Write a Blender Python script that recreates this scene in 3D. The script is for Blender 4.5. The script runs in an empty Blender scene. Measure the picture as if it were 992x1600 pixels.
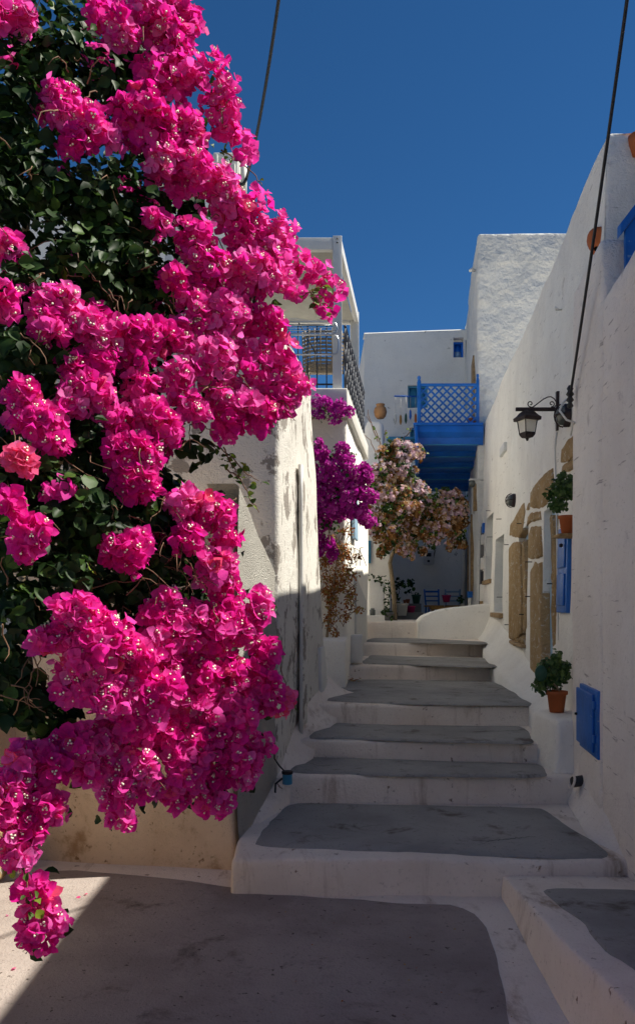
import bpy, math, random
import numpy as np
from mathutils import Matrix, Vector
R = math.radians
rng = np.random.default_rng(7)
random.seed(7)
SC = bpy.context.scene
COL = SC.collection

# ------------------------------------------------------------------ camera, sky, sun, exposure
EYE = 1.95; F = 1250.0; CX = 496.0; HY = 943.0
cam_d = bpy.data.cameras.new('camera'); cam = bpy.data.objects.new('camera', cam_d); COL.objects.link(cam)
cam.location = (0, 0, EYE); cam.rotation_euler = (R(90), 0, 0)
cam_d.sensor_width = 36; cam_d.sensor_fit = 'VERTICAL'; cam_d.sensor_height = 36
cam_d.lens = 36 * F / 1600; cam_d.shift_y = (HY - 800) / 1600
cam_d.clip_start = .05; cam_d.clip_end = 3000
SC.camera = cam
SUN_AZ = 10.0      # degrees from +X towards +Y
SUN_EL = 53.0
W = bpy.data.worlds.new('World'); SC.world = W; W.use_nodes = True
wn = W.node_tree.nodes; wl = W.node_tree.links
sky = wn.new('ShaderNodeTexSky'); sky.sky_type = 'NISHITA'; sky.sun_disc = False
sky.sun_elevation = R(SUN_EL); sky.sun_rotation = R(90 - SUN_AZ)
sky.altitude = 1000; sky.air_density = 0.85; sky.dust_density = 0.0; sky.ozone_density = 10.0
hs = wn.new('ShaderNodeHueSaturation'); hs.inputs['Saturation'].default_value = 1.12; hs.inputs['Hue'].default_value = .496   # deep polarised blue, the same over the whole sky
wl.new(sky.outputs[0], hs.inputs['Color']); wl.new(hs.outputs[0], wn['Background'].inputs[0]); wn['Background'].inputs[1].default_value = 0.05
sd = bpy.data.lights.new('sun', 'SUN'); sun = bpy.data.objects.new('sun', sd); COL.objects.link(sun)
sd.energy = 4.7; sd.angle = R(.53); sd.color = (1, .945, .83)
sv = Vector((math.cos(R(SUN_AZ)) * math.cos(R(SUN_EL)), math.sin(R(SUN_AZ)) * math.cos(R(SUN_EL)), math.sin(R(SUN_EL))))
sun.rotation_euler = sv.to_track_quat('Z', 'Y').to_euler(); sun.location = (6, 2, 12)
vs = SC.view_settings; vs.view_transform = 'Standard'; vs.look = 'None'; vs.gamma = 1; vs.use_curve_mapping = False
vs.exposure = 0.85
SC.cycles.max_bounces = 14; SC.cycles.diffuse_bounces = 7; SC.cycles.transmission_bounces = 8

# ------------------------------------------------------------------ helpers
def P(px, py, d):
    return np.array([(px - CX) / F * d, d, EYE - (py - HY) / F * d])
def on_z(px, py, z):
    d = F * (EYE - z) / (py - HY)
    return np.array([(px - CX) / F * d, d, z])

_tab = np.random.default_rng(3).random((64, 64, 64))
def vnoise(p):
    p = np.asarray(p, float); i = np.floor(p).astype(int); f = p - i; f = f * f * (3 - 2 * f)
    r = 0
    for a in (0, 1):
        for b in (0, 1):
            for c in (0, 1):
                w = (f[:, 0] if a else 1 - f[:, 0]) * (f[:, 1] if b else 1 - f[:, 1]) * (f[:, 2] if c else 1 - f[:, 2])
                r = r + w * _tab[(i[:, 0] + a) % 64, (i[:, 1] + b) % 64, (i[:, 2] + c) % 64]
    return r * 2 - 1
def fbm(p, sc, octv=3):
    p = np.asarray(p, float); s = 0; a = 1.0
    for k in range(octv):
        s = s + a * vnoise(p * sc + 17.3 * k + 40); sc *= 2.1; a *= .5
    return s

class MB:
    """mesh buffer: verts in world space, faces, optional per-vertex tint, material index per face"""
    def __init__(s): s.v = []; s.f = []; s.n = 0; s.t = []; s.m = []
    def add(s, v, f, tint=None, mi=0):
        v = np.asarray(v, float).reshape(-1, 3); s.v.append(v)
        s.f += [tuple(int(i) + s.n for i in q) for q in f]; s.m += [mi] * len(f)
        s.t.append(np.full(len(v), .5) if tint is None else np.broadcast_to(np.asarray(tint, float), (len(v),)).copy())
        s.n += len(v); return s
    def mesh(s, name, origin=(0, 0, 0), smooth=True, tint=False):
        me = bpy.data.meshes.new(name)
        v = np.concatenate(s.v) - np.asarray(origin, float)
        me.from_pydata(v.tolist(), [], s.f)
        me.polygons.foreach_set('use_smooth', [smooth] * len(me.polygons))
        if any(s.m): me.polygons.foreach_set('material_index', s.m)
        if tint:
            at = me.attributes.new('tint', 'FLOAT', 'POINT'); at.data.foreach_set('value', np.concatenate(s.t).astype(np.float32))
        me.update(); return me
    # --- shapes
    def hexa(s, c, r=.02, step=.3, amp=0.0, nsc=1.2, mi=0):
        """c: 8 corners, bottom ring (4, ccw) then top ring; rounded edges, subdivided and made uneven"""
        c = np.asarray(c, float)
        Lx = max(np.linalg.norm(c[1] - c[0]), np.linalg.norm(c[5] - c[4])); Ly = max(np.linalg.norm(c[2] - c[1]), np.linalg.norm(c[7] - c[4]))
        Lz = max(np.linalg.norm(c[4] - c[0]), np.linalg.norm(c[6] - c[2])); L = np.array([Lx, Ly, Lz]); r = min(r, .45 * L.min())
        def ts(l):
            n = max(1, int(math.ceil((l - 2 * r) / step)))
            mid = np.linspace(r, l - r, n + 1)
            return np.concatenate([[0, r * .35], mid, [l - r * .35, l]]) if r > 0 else mid
        T = [ts(l) for l in L]; idx = {}; V = []; Fc = []
        def vid(i, j, k):
            key = (i, j, k)
            if key not in idx: idx[key] = len(V); V.append((T[0][i], T[1][j], T[2][k]))
            return idx[key]
        n = [len(t) - 1 for t in T]
        for i in range(n[0]):
            for j in range(n[1]):
                Fc.append((vid(i, j, 0), vid(i, j + 1, 0), vid(i + 1, j + 1, 0), vid(i + 1, j, 0)))
                Fc.append((vid(i, j, n[2]), vid(i + 1, j, n[2]), vid(i + 1, j + 1, n[2]), vid(i, j + 1, n[2])))
        for i in range(n[0]):
            for k in range(n[2]):
                Fc.append((vid(i, 0, k), vid(i + 1, 0, k), vid(i + 1, 0, k + 1), vid(i, 0, k + 1)))
                Fc.append((vid(i, n[1], k), vid(i, n[1], k + 1), vid(i + 1, n[1], k + 1), vid(i + 1, n[1], k)))
        for j in range(n[1]):
            for k in range(n[2]):
                Fc.append((vid(0, j, k), vid(0, j, k + 1), vid(0, j + 1, k + 1), vid(0, j + 1, k)))
                Fc.append((vid(n[0], j, k), vid(n[0], j + 1, k), vid(n[0], j + 1, k + 1), vid(n[0], j, k + 1)))
        V = np.array(V)
        inn = np.clip(V, r, L - r); dlt = V - inn; ln = np.linalg.norm(dlt, axis=1, keepdims=True); ln[ln == 0] = 1
        big = np.max(np.abs(dlt), axis=1, keepdims=True)
        V = inn + dlt / ln * np.maximum(big, 0)
        u = V / L; x, y, z = u[:, 0:1], u[:, 1:2], u[:, 2:3]
        b = (1 - x) * (1 - y) * c[0] + x * (1 - y) * c[1] + x * y * c[2] + (1 - x) * y * c[3]
        t = (1 - x) * (1 - y) * c[4] + x * (1 - y) * c[5] + x * y * c[6] + (1 - x) * y * c[7]
        Wd = b * (1 - z) + t * z
        if amp:
            Wd = Wd + amp * np.stack([fbm(Wd, nsc), fbm(Wd + 31, nsc), .5 * fbm(Wd + 63, nsc)], 1)
        return s.add(Wd, Fc, mi=mi)
    def box(s, x0, x1, y0, y1, z0, z1, **k):
        return s.hexa([(x0, y0, z0), (x1, y0, z0), (x1, y1, z0), (x0, y1, z0), (x0, y0, z1), (x1, y0, z1), (x1, y1, z1), (x0, y1, z1)], **k)
    def obox(s, o, u, v, w, **k):
        """box from corner o along three vectors (u x v = w direction)"""
        o, u, v, w = [np.asarray(q, float) for q in (o, u, v, w)]
        return s.hexa([o, o + u, o + u + v, o + v, o + w, o + u + w, o + u + v + w, o + v + w], **k)
    def tube(s, pts, rad, n=8, mi=0, tint=None):
        pts = np.asarray(pts, float); m = len(pts); rad = np.broadcast_to(np.asarray(rad, float), (m,))
        tg = np.gradient(pts, axis=0); tg /= np.linalg.norm(tg, axis=1, keepdims=True) + 1e-9
        up = np.array([0, 0, 1.0]) if abs(tg[0][2]) < .9 else np.array([1.0, 0, 0]); V = []
        a = np.linspace(0, 2 * np.pi, n, endpoint=False)
        u = up - tg[0] * (up @ tg[0]); u /= np.linalg.norm(u)
        for i in range(m):
            u = u - tg[i] * (u @ tg[i]); u /= np.linalg.norm(u) + 1e-9; w = np.cross(tg[i], u)
            V.append(pts[i] + rad[i] * (np.cos(a)[:, None] * u + np.sin(a)[:, None] * w))
        Fc = []
        for i in range(m - 1):
            for j in range(n):
                k = (j + 1) % n; Fc.append((i * n + j, i * n + k, (i + 1) * n + k, (i + 1) * n + j))
        Fc.append(tuple(range(n - 1, -1, -1))); Fc.append(tuple((m - 1) * n + j for j in range(n)))
        return s.add(np.concatenate(V), Fc, tint=tint, mi=mi)
    def lathe(s, prof, n=20, c=(0, 0, 0), mi=0):
        V = []; m = len(prof); a = np.linspace(0, 2 * np.pi, n, endpoint=False)
        for r_, z in prof: V.append(np.stack([c[0] + r_ * np.cos(a), c[1] + r_ * np.sin(a), np.full(n, c[2] + z)], 1))
        Fc = []
        for i in range(m - 1):
            for j in range(n):
                k = (j + 1) % n; Fc.append((i * n + j, i * n + k, (i + 1) * n + k, (i + 1) * n + j))
        Fc.append(tuple(range(n - 1, -1, -1))); Fc.append(tuple((m - 1) * n + j for j in range(n)))
        return s.add(np.concatenate(V), Fc, mi=mi)
    def prism(s, pts, off, mi=0):
        """extrude closed outline (3-D points) by vector off"""
        a = np.asarray(pts, float); n = len(a); off = np.asarray(off, float)
        return s.add(np.concatenate([a, a + off]), [tuple(range(n - 1, -1, -1)), tuple(range(n, 2 * n))] + [(i, (i + 1) % n, n + (i + 1) % n, n + i) for i in range(n)], mi=mi)

ORG = {}
def setp(o, label=None, cat=None, group=None, kind=None):
    for k, v in (('label', label), ('category', cat), ('group', group), ('kind', kind)):
        if v: o[k] = v
    return o
def thing(name, label, cat, loc, group=None):
    o = bpy.data.objects.new(name, None); o.empty_display_size = .1; COL.objects.link(o); o.location = [float(q) for q in loc]
    ORG[o] = np.asarray(loc, float); return setp(o, label, cat, group)
def _mats(me, mat):
    for m in (mat if isinstance(mat, (list, tuple)) else [mat]): me.materials.append(m)
def part(name, mb, mat, parent, smooth=True, tint=False, label=None, kind=None):
    me = mb.mesh(name, ORG[parent], smooth, tint); _mats(me, mat)
    o = bpy.data.objects.new(name, me); COL.objects.link(o); o.parent = parent; ORG[o] = ORG[parent]
    return setp(o, label, None, None, kind)
def single(name, mb, mat, label=None, cat=None, loc=(0, 0, 0), smooth=True, tint=False, group=None, kind=None):
    me = mb.mesh(name, loc, smooth, tint); _mats(me, mat)
    o = bpy.data.objects.new(name, me); COL.objects.link(o); o.location = [float(q) for q in loc]; ORG[o] = np.asarray(loc, float)
    return setp(o, label, cat, group, kind)
def sharp(o, ang=35):
    me = o.data
    me.set_sharp_from_angle(angle=R(ang)); return o

# ------------------------------------------------------------------ materials
def nodes(name):
    m = bpy.data.materials.new(name); m.use_nodes = True; nt = m.node_tree
    return m, nt, nt.nodes, nt.links, nt.nodes['Principled BSDF']
def ramp(nd, stops):
    r = nd.new('ShaderNodeValToRGB'); e = r.color_ramp.elements
    e[0].position, e[0].color = stops[0][0], (*stops[0][1], 1); e[1].position, e[1].color = stops[-1][0], (*stops[-1][1], 1)
    for p_, c in stops[1:-1]:
        q = e.new(p_); q.color = (*c, 1)
    return r
def noise(nd, lk, sc, det=5, rough=.6, co=None, dist=0):
    n = nd.new('ShaderNodeTexNoise'); n.inputs['Scale'].default_value = sc; n.inputs['Detail'].default_value = det
    n.inputs['Roughness'].default_value = rough; n.inputs['Distortion'].default_value = dist
    if co is not None: lk.new(co, n.inputs['Vector'])
    return n
def mixc(nd, lk, fac, a, b, mode='MIX'):
    m = nd.new('ShaderNodeMix'); m.data_type = 'RGBA'; m.blend_type = mode
    for inp, v in ((m.inputs[0], fac), (m.inputs[6], a), (m.inputs[7], b)):
        if isinstance(v, bpy.types.NodeSocket): lk.new(v, inp)
        elif isinstance(v, (int, float)): inp.default_value = v
        else: inp.default_value = (*v, 1)
    return m.outputs[2]
def sstep(nd, lk, val, lo, hi):
    m = nd.new('ShaderNodeMapRange'); m.interpolation_type = 'SMOOTHSTEP'; lk.new(val, m.inputs[0])
    m.inputs[1].default_value = lo; m.inputs[2].default_value = hi; return m.outputs[0]
def plaster(name, col=(.78, .77, .74), var=(.68, .66, .62), stain=None, st=(.6, .68), st_sc=2.5, stretch=None, bump=.35, grain=45, lumps=3.0, fine=.25, stain2=None, st2=(.62, .66), st2_sc=9, stretch2=None, bdist=.06):
    m, nt, nd, lk, bs = nodes(name); bs.inputs['Roughness'].default_value = .92; bs.inputs['Specular IOR Level'].default_value = .15
    ge = nd.new('ShaderNodeNewGeometry'); co = ge.outputs['Position']
    n1 = noise(nd, lk, 1.3, 6, .65, co); f1 = sstep(nd, lk, n1.outputs[0], .38, .68)
    c = mixc(nd, lk, f1, col, var)
    n4 = noise(nd, lk, 30, 4, .7, co); c = mixc(nd, lk, sstep(nd, lk, n4.outputs[0], .56, .75), c, tuple(q * .8 for q in var))
    if stain:
        sc_co = co
        if stretch:
            mp = nd.new('ShaderNodeMapping'); mp.inputs['Scale'].default_value = stretch; lk.new(co, mp.inputs[0]); sc_co = mp.outputs[0]
        n2 = noise(nd, lk, st_sc, 7, .68, sc_co, .4); c = mixc(nd, lk, sstep(nd, lk, n2.outputs[0], *st), c, stain)
    if stain2:
        co2 = co
        if stretch2:
            mp2 = nd.new('ShaderNodeMapping'); mp2.inputs['Scale'].default_value = stretch2; mp2.inputs['Rotation'].default_value = (R(14), 0, 0); lk.new(co, mp2.inputs[0]); co2 = mp2.outputs[0]
        n5 = noise(nd, lk, st2_sc, 6, .6, co2, .2); c = mixc(nd, lk, sstep(nd, lk, n5.outputs[0], *st2), c, stain2)
    lk.new(c, bs.inputs['Base Color'])
    b1 = noise(nd, lk, lumps, 4, .55, co); b2 = noise(nd, lk, grain, 4, .65, co)
    mm = nd.new('ShaderNodeMath'); mm.operation = 'MULTIPLY_ADD'; lk.new(b2.outputs[0], mm.inputs[0]); mm.inputs[1].default_value = fine; lk.new(b1.outputs[0], mm.inputs[2])
    bp = nd.new('ShaderNodeBump'); bp.inputs['Strength'].default_value = bump; bp.inputs['Distance'].default_value = bdist; lk.new(mm.outputs[0], bp.inputs['Height'])
    lk.new(bp.outputs[0], bs.inputs['Normal']); return m
def paint(name, col, rough=.45, var=.85, sc=6, bump=.08, bsc=40, metal=0, spec=.4, chips=None, chip=(.66, .7)):
    m, nt, nd, lk, bs = nodes(name); bs.inputs['Roughness'].default_value = rough; bs.inputs['Metallic'].default_value = metal; bs.inputs['Specular IOR Level'].default_value = spec
    ge = nd.new('ShaderNodeNewGeometry'); co = ge.outputs['Position']
    n1 = noise(nd, lk, sc, 5, .6, co); c = mixc(nd, lk, sstep(nd, lk, n1.outputs[0], .35, .7), col, tuple(q * var for q in col))
    if chips:
        n2 = noise(nd, lk, sc * 5, 5, .6, co); c = mixc(nd, lk, sstep(nd, lk, n2.outputs[0], *chip), c, chips)
    lk.new(c, bs.inputs['Base Color'])
    b = noise(nd, lk, bsc, 3, .6, co); bp = nd.new('ShaderNodeBump'); bp.inputs['Strength'].default_value = bump; bp.inputs['Distance'].default_value = .03
    lk.new(b.outputs[0], bp.inputs['Height']); lk.new(bp.outputs[0], bs.inputs['Normal']); return m
def leafmat(name, stops, trans=.35, rough=.5, transcol=1.0, spec=.3):
    """stops: colour ramp over the per-leaf tint; part of the light passes through the blade"""
    m, nt, nd, lk, bs = nodes(name)
    at = nd.new('ShaderNodeAttribute'); at.attribute_name = 'tint'
    rp = ramp(nd, stops); lk.new(at.outputs['Fac'], rp.inputs[0])
    bs.inputs['Roughness'].default_value = rough; bs.inputs['Specular IOR Level'].default_value = spec
    ge = nd.new('ShaderNodeNewGeometry'); n1 = noise(nd, lk, 60, 2, .5, ge.outputs['Position'])
    dk = mixc(nd, lk, sstep(nd, lk, n1.outputs[0], .3, .75), (1, 1, 1), (.8, .78, .8))
    c = mixc(nd, lk, 1.0, rp.outputs[0], dk, 'MULTIPLY')
    lk.new(c, bs.inputs['Base Color'])
    tr = nd.new('ShaderNodeBsdfTranslucent'); lk.new(mixc(nd, lk, 1.0, c, (transcol,) * 3, 'MULTIPLY'), tr.inputs[0])
    mx = nd.new('ShaderNodeMixShader'); mx.inputs[0].default_value = trans; lk.new(bs.outputs[0], mx.inputs[1]); lk.new(tr.outputs[0], mx.inputs[2])
    lk.new(mx.outputs[0], nd['Material Output'].inputs[0]); return m

M = {}
M['white'] = plaster('white_limewash', (.87, .845, .785), (.80, .77, .71), stain=(.58, .55, .50), st=(.62, .74), st_sc=4, bump=.5, lumps=2.2)
M['right'] = plaster('right_house_limewash', (.87, .84, .78), (.79, .755, .70), stain=(.56, .52, .48), st=(.60, .74), st_sc=3.5, bump=.7, lumps=3.2, bdist=.08, stain2=(.50, .46, .42), st2=(.64, .69), st2_sc=2.0, stretch2=(1, 1.2, 12))
M['near'] = plaster('near_wall_limewash', (.88, .815, .755), (.81, .74, .68), stain=(.58, .52, .49), st=(.60, .76), st_sc=3.5, bump=.75, lumps=3.6, fine=.35, bdist=.07, stain2=(.48, .42, .39), st2=(.63, .68), st2_sc=2.2, stretch2=(1, 1.2, 13))
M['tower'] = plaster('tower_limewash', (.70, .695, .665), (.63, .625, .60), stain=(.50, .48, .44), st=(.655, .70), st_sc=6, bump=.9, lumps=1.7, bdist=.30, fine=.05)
M['back'] = plaster('back_house_limewash', (.88, .85, .79), (.82, .79, .73), stain=(.42, .41, .38), st=(.66, .70), st_sc=5, bump=.5, lumps=1.6, bdist=.1, fine=.15)
M['beige'] = plaster('beige_render', (.76, .60, .43), (.66, .50, .345), stain=(.42, .27, .15), st=(.54, .70), st_sc=2.6, bump=.6, grain=70, fine=.5, stain2=(.26, .16, .08), st2=(.62, .70), st2_sc=15)
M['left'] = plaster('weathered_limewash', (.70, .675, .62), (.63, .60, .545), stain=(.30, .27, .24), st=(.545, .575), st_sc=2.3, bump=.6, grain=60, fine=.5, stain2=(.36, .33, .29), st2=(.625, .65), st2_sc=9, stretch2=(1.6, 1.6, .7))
M['rough'] = plaster('roughcast_render', (.70, .67, .60), (.62, .585, .52), stain=(.44, .41, .33), st=(.60, .68), st_sc=14, bump=.9, grain=90, fine=1.5)
M['riser'] = plaster('step_limewash', (.88, .79, .69), (.79, .69, .59), stain=(.40, .29, .20), st=(.53, .72), st_sc=2.4, stretch=(1.5, .5, .22), bump=.6, grain=60, fine=.4, stain2=(.26, .17, .11), st2=(.64, .71), st2_sc=11)
M['grey'] = plaster('grey_step_paint', (.34, .33, .31), (.26, .25, .235), stain=(.15, .13, .115), st=(.54, .70), st_sc=3.4, bump=.35, grain=70, fine=.6, stain2=(.10, .085, .075), st2=(.66, .71), st2_sc=24)
M['pave'] = plaster('grey_pavement_paint', (.38, .325, .295), (.285, .24, .22), stain=(.14, .115, .105), st=(.55, .72), st_sc=2.2, bump=.4, grain=60, fine=.8, stain2=(.09, .07, .06), st2=(.645, .69), st2_sc=28)
M['shade_white'] = M['white']
M['earth'] = plaster('dry_earth', (.44, .38, .30), (.36, .30, .22), bump=.6)
M['blue'] = paint('blue_gloss_paint', (.010, .135, .50), .45, .72, 4, .15, 30, chips=(.16, .27, .45), chip=(.64, .69))
M['deepblue'] = paint('deep_blue_gloss_paint', (.010, .15, .62), .32, .75, 3, .12, 30, chips=(.06, .22, .45), chip=(.64, .70))
M['lightblue'] = paint('pale_blue_paint', (.33, .50, .66), .5, .85)
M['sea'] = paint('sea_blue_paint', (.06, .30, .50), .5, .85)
M['stone'] = plaster('ochre_sandstone', (.50, .345, .18), (.38, .245, .115), stain=(.62, .56, .46), st=(.56, .63), st_sc=16, bump=.9, grain=40, lumps=6, fine=.8)
M['terracotta'] = paint('terracotta', (.46, .13, .045), .75, .8, spec=.2)
M['jar'] = paint('old_jar_clay', (.42, .22, .10), .8, .7, spec=.2)
M['iron'] = paint('dark_rusty_iron', (.035, .022, .022), .55, .7, 12, .25, 60, .3, chips=(.20, .10, .07), chip=(.63, .70))
M['black'] = paint('black_rubber', (.02, .02, .022), .5, .8)
M['darkrail'] = paint('dark_painted_iron', (.03, .035, .05), .5, .8)
M['greymetal'] = paint('pale_grey_metal', (.56, .56, .55), .45, .92, spec=.4)
M['chrome'] = paint('steel_tube', (.55, .56, .58), .3, .9, metal=.9)
M['fabric'] = paint('canvas_canopy', (.36, .35, .32), .9, .9, spec=.1)
M['wicker'] = paint('grey_brown_plastic_weave', (.26, .21, .15), .6, .7)
M['frost'] = paint('frosted_lamp_glass', (.80, .77, .66), .25, .9)
M['lens'] = paint('ribbed_lamp_lens', (.10, .11, .10), .2, .7, spec=.6)
M['wood'] = paint('bare_wood', (.36, .24, .12), .8, .6, 14)
M['bark'] = paint('pale_bark', (.34, .26, .16), .9, .6, 14, .5, 60)
M['twig'] = paint('brown_twig', (.20, .11, .06), .8, .6, 20)
M['rush'] = paint('orange_rush_seat', (.50, .25, .06), .8, .7, 30, .3)
M['box'] = paint('pale_plastic', (.66, .66, .64), .5, .93)
M['cream'] = paint('cream_painted_board', (.66, .64, .58), .55, .93, chips=(.4, .35, .28), chip=(.72, .76))
M['dark'] = paint('dark_interior', (.03, .03, .035), .7, .8)
M['glass'] = paint('window_glass', (.10, .16, .20), .08, .8, spec=.8)
M['pink'] = paint('magenta_pot', (.55, .03, .16), .5, .85)
M['green'] = paint('green_pot', (.03, .10, .06), .5, .85)
M['greyblock'] = plaster('grey_concrete_block', (.20, .20, .20), (.15, .15, .15), bump=.4)
M['bract'] = leafmat('magenta_bract', [(0, (.80, .010, .32)), (.35, (.91, .03, .43)), (.65, (.96, .10, .53)), (.85, (.97, .24, .68)), (.93, (.95, .15, .40)), (1, (.92, .10, .24))], .56, .6, 1.0, .12)
M['purple'] = leafmat('purple_bract', [(0, (.46, .010, .32)), (.6, (.64, .025, .46)), (1, (.76, .12, .58))], .5, .6, .95, .12)
M['palepink'] = leafmat('pale_pink_and_dry_bract', [(0, (.24, .10, .03)), (.35, (.46, .25, .09)), (.5, (.72, .56, .40)), (.62, (.78, .50, .62)), (1, (.86, .74, .78))], .45, .7, .9, .12)
M['dry'] = leafmat('dry_orange_leaf', [(0, (.22, .06, .02)), (.5, (.42, .16, .05)), (.75, (.48, .28, .09)), (1, (.26, .28, .07))], .35, .7, .9, .12)
M['leaf'] = leafmat('bougainvillea_leaf', [(0, (.009, .024, .007)), (.6, (.024, .058, .012)), (.9, (.068, .135, .022)), (1, (.25, .33, .03))], .25, .5, 1.2, .2)
M['succ'] = leafmat('succulent_leaf', [(0, (.03, .08, .02)), (.6, (.07, .14, .03)), (1, (.15, .24, .05))], .15, .4, 1, .4)
M['floret'] = paint('cream_floret', (.85, .80, .62), .6, .95)

# ------------------------------------------------------------------ street geometry (metres)
SL = .113
def XH(d, z): return 1.515 + SL * d + .025 * (z - .6)           # street face of the long right-hand house
def XN(d, z=0): return 1.47 + .11 * d                            # street face of the nearer right-hand wall
def d_right(px, z=2.0):
    return (1.515 + .025 * (z - .6)) / ((px - CX) / F - SL)
def RW(px, py, off=0.0):
    """a point of the right house's face seen at (px, py), moved off metres out towards the street"""
    z = 2.0
    for _ in range(6):
        d = d_right(px, z); z = EYE - (py - HY) / F * d
    return np.array([XH(d, z) - off, d + off * SL, z])
NR = np.array([-1, SL, 0]) / math.hypot(1, SL)                   # out of the right house towards the street
TR = np.array([SL, 1, 0]) / math.hypot(1, SL)                    # along the street, away from the camera
Z3 = np.array([0, 0, 1.0])

def wall_sheet(mb, S, N, u0, u1, v0, v1, openings=(), step=.25, amp=.015, nsc=1.0, top=.5):
    """an uneven wall face with real openings cut into it (each with its reveals) and a top that runs back"""
    def axis(a, b, cuts):
        pts = [a, b] + [c for c in cuts if a < c < b]; pts = sorted(set(pts)); out = []
        for p_, q in zip(pts[:-1], pts[1:]):
            k = max(1, int(math.ceil((q - p_) / step))); out += list(np.linspace(p_, q, k, endpoint=False))
        return np.array(out + [pts[-1]])
    U = axis(u0, u1, [c for o in openings for c in o[:2]]); V = axis(v0, v1, [c for o in openings for c in o[2:4]])
    nu, nv = len(U), len(V); G = np.array([S(u, v) for u in U for v in V]); N = np.asarray(N, float)
    G = G + N * (amp * fbm(G, nsc))[:, None]
    def inside(u, v):
        return any(o[0] < u < o[1] and o[2] < v < o[3] for o in openings)
    Fc = []; E = {}
    for i in range(nu - 1):
        for j in range(nv - 1):
            if inside((U[i] + U[i + 1]) / 2, (V[j] + V[j + 1]) / 2): continue
            Fc.append((i * nv + j, (i + 1) * nv + j, (i + 1) * nv + j + 1, i * nv + j + 1))
    mb.add(G, Fc)
    for o in openings:
        iu = [i for i in range(nu) if o[0] - 1e-6 <= U[i] <= o[1] + 1e-6]; jv = [j for j in range(nv) if o[2] - 1e-6 <= V[j] <= o[3] + 1e-6]
        loop = [(i, jv[0]) for i in iu] + [(iu[-1], j) for j in jv[1:]] + [(i, jv[-1]) for i in iu[-2::-1]] + [(iu[0], j) for j in jv[-2:0:-1]]
        A = np.array([G[i * nv + j] for i, j in loop]); n = len(A)
        mb.add(np.concatenate([A, A - N * o[4]]), [(k, n + k, n + (k + 1) % n, (k + 1) % n) for k in range(n)])
    A = G[[i * nv + nv - 1 for i in range(nu)]]
    mid = A - N * .03 + Z3 * .025
    mb.add(np.concatenate([A, mid, A - N * top + Z3 * .03]), [(i, i + 1, nu + i + 1, nu + i) for i in range(nu - 1)] + [(nu + i, nu + i + 1, 2 * nu + i + 1, 2 * nu + i) for i in range(nu - 1)])
    return mb

# ------------------------------------------------------------------ ground, pavement, ramp, steps
single('terrain', MB().box(-400, 400, -60, 900, -1.2, -.06, r=0, step=400), M['earth'], kind='structure')
pv = single('pavement', MB().box(-2.6, 3.2, -12, 6.5, -.4, 0, r=.02, step=.3, amp=.006), M['riser'], kind='structure')

def flat_patch(name, pts, zf, mat, parent, wob=.012, thick=.004):
    """a painted area: closed outline on a tread, smoothed and slightly wobbly, laid thick metres above it"""
    pts = np.array(pts, float); n = len(pts); out = []
    for i in range(n):                                                  # Catmull-Rom
        p0, p1, p2, p3 = pts[i - 1], pts[i], pts[(i + 1) % n], pts[(i + 2) % n]
        k = max(2, int(np.linalg.norm(p2 - p1) / .07))
        for t in np.linspace(0, 1, k, endpoint=False):
            lin = p1 + (p2 - p1) * t
            cr = .5 * ((2 * p1) + (-p0 + p2) * t + (2 * p0 - 5 * p1 + 4 * p2 - p3) * t * t + (-p0 + 3 * p1 - 3 * p2 + p3) * t ** 3)
            out.append(lin * .45 + cr * .55)
    o = np.array(out); q = np.c_[o, np.zeros(len(o))]
    o[:, 0] += wob * fbm(q + 5, 4.0); o[:, 1] += wob * fbm(q + 55, 4.0)
    c = o.mean(0); rings = [1.0, .97, .75, .45]; V = []
    for r_ in rings: V.append(c + (o - c) * r_)
    V = np.concatenate(V + [c[None]]); m = len(o)
    z = np.array([zf(x, y) for x, y in V]) + thick; z[:m] -= thick + .012
    V = np.c_[V, z]
    Fc = [(k * m + i, k * m + (i + 1) % m, (k + 1) * m + (i + 1) % m, (k + 1) * m + i) for k in range(3) for i in range(m)]
    Fc += [(3 * m + i, 3 * m + (i + 1) % m, 4 * m) for i in range(m)]
    return part(name, MB().add(V, Fc), mat, parent)

g = [on_z(px, py, 0)[:2] for px, py in ((-60, 1392), (0, 1376), (60, 1362), (120, 1357), (300, 1374), (420, 1392), (500, 1399), (620, 1408), (705, 1411), (742, 1424), (765, 1455), (785, 1520), (803, 1600), (812, 1680))]
g += [np.array([.92, 2.4]), np.array([.8, -1.5]), np.array([-1.9, -1.5]), np.array([-2.0, 3.5])]
pvz = lambda x, y: 0.0
flat_patch('grey_paint', g, lambda x, y: .006, M['pave'], pv)

# steps: (front depth at left end, at right end, tread height, depth of the next riser left/right)
ST = [(5.34, 5.30, .234, 7.0), (6.88, 6.84, .468, 8.0), (7.66, 7.40, .65, 8.9), (8.64, 8.46, .865, 11.6), (11.4, 11.35, 1.066, 13.9), (13.55, 13.5, 1.28, 15.6), (15.25, 15.2, 1.60, 17.3)]
steps = []
for i, (dl, dr, z, db) in enumerate(ST):
    xl0, xr0 = (-.9 + i * .22), XH(dl, z) + .25
    z0 = -.1 if i == 0 else ST[i - 1][2] - .15
    xl1, xr1 = xl0 + .15, XH(db, z) + .25
    if i == 0: xl0, xl1 = -.60, -.55
    if i == 6: xl0, xl1, xr1 = .2, .9, 4.6
    mb = MB().hexa([(xl0, dl, z0), (xr0, dr, z0), (xr1, db, z0), (xl1, db, z0), (xl0, dl + .02, z), (xr0, dr + .02, z), (xr1, db, z), (xl1, db, z)], r=.04, step=.1, amp=.018, nsc=1.8)
    s_ = single('step' if i < 6 else 'terrace', mb, M['riser'], kind='structure'); steps.append(s_)
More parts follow.
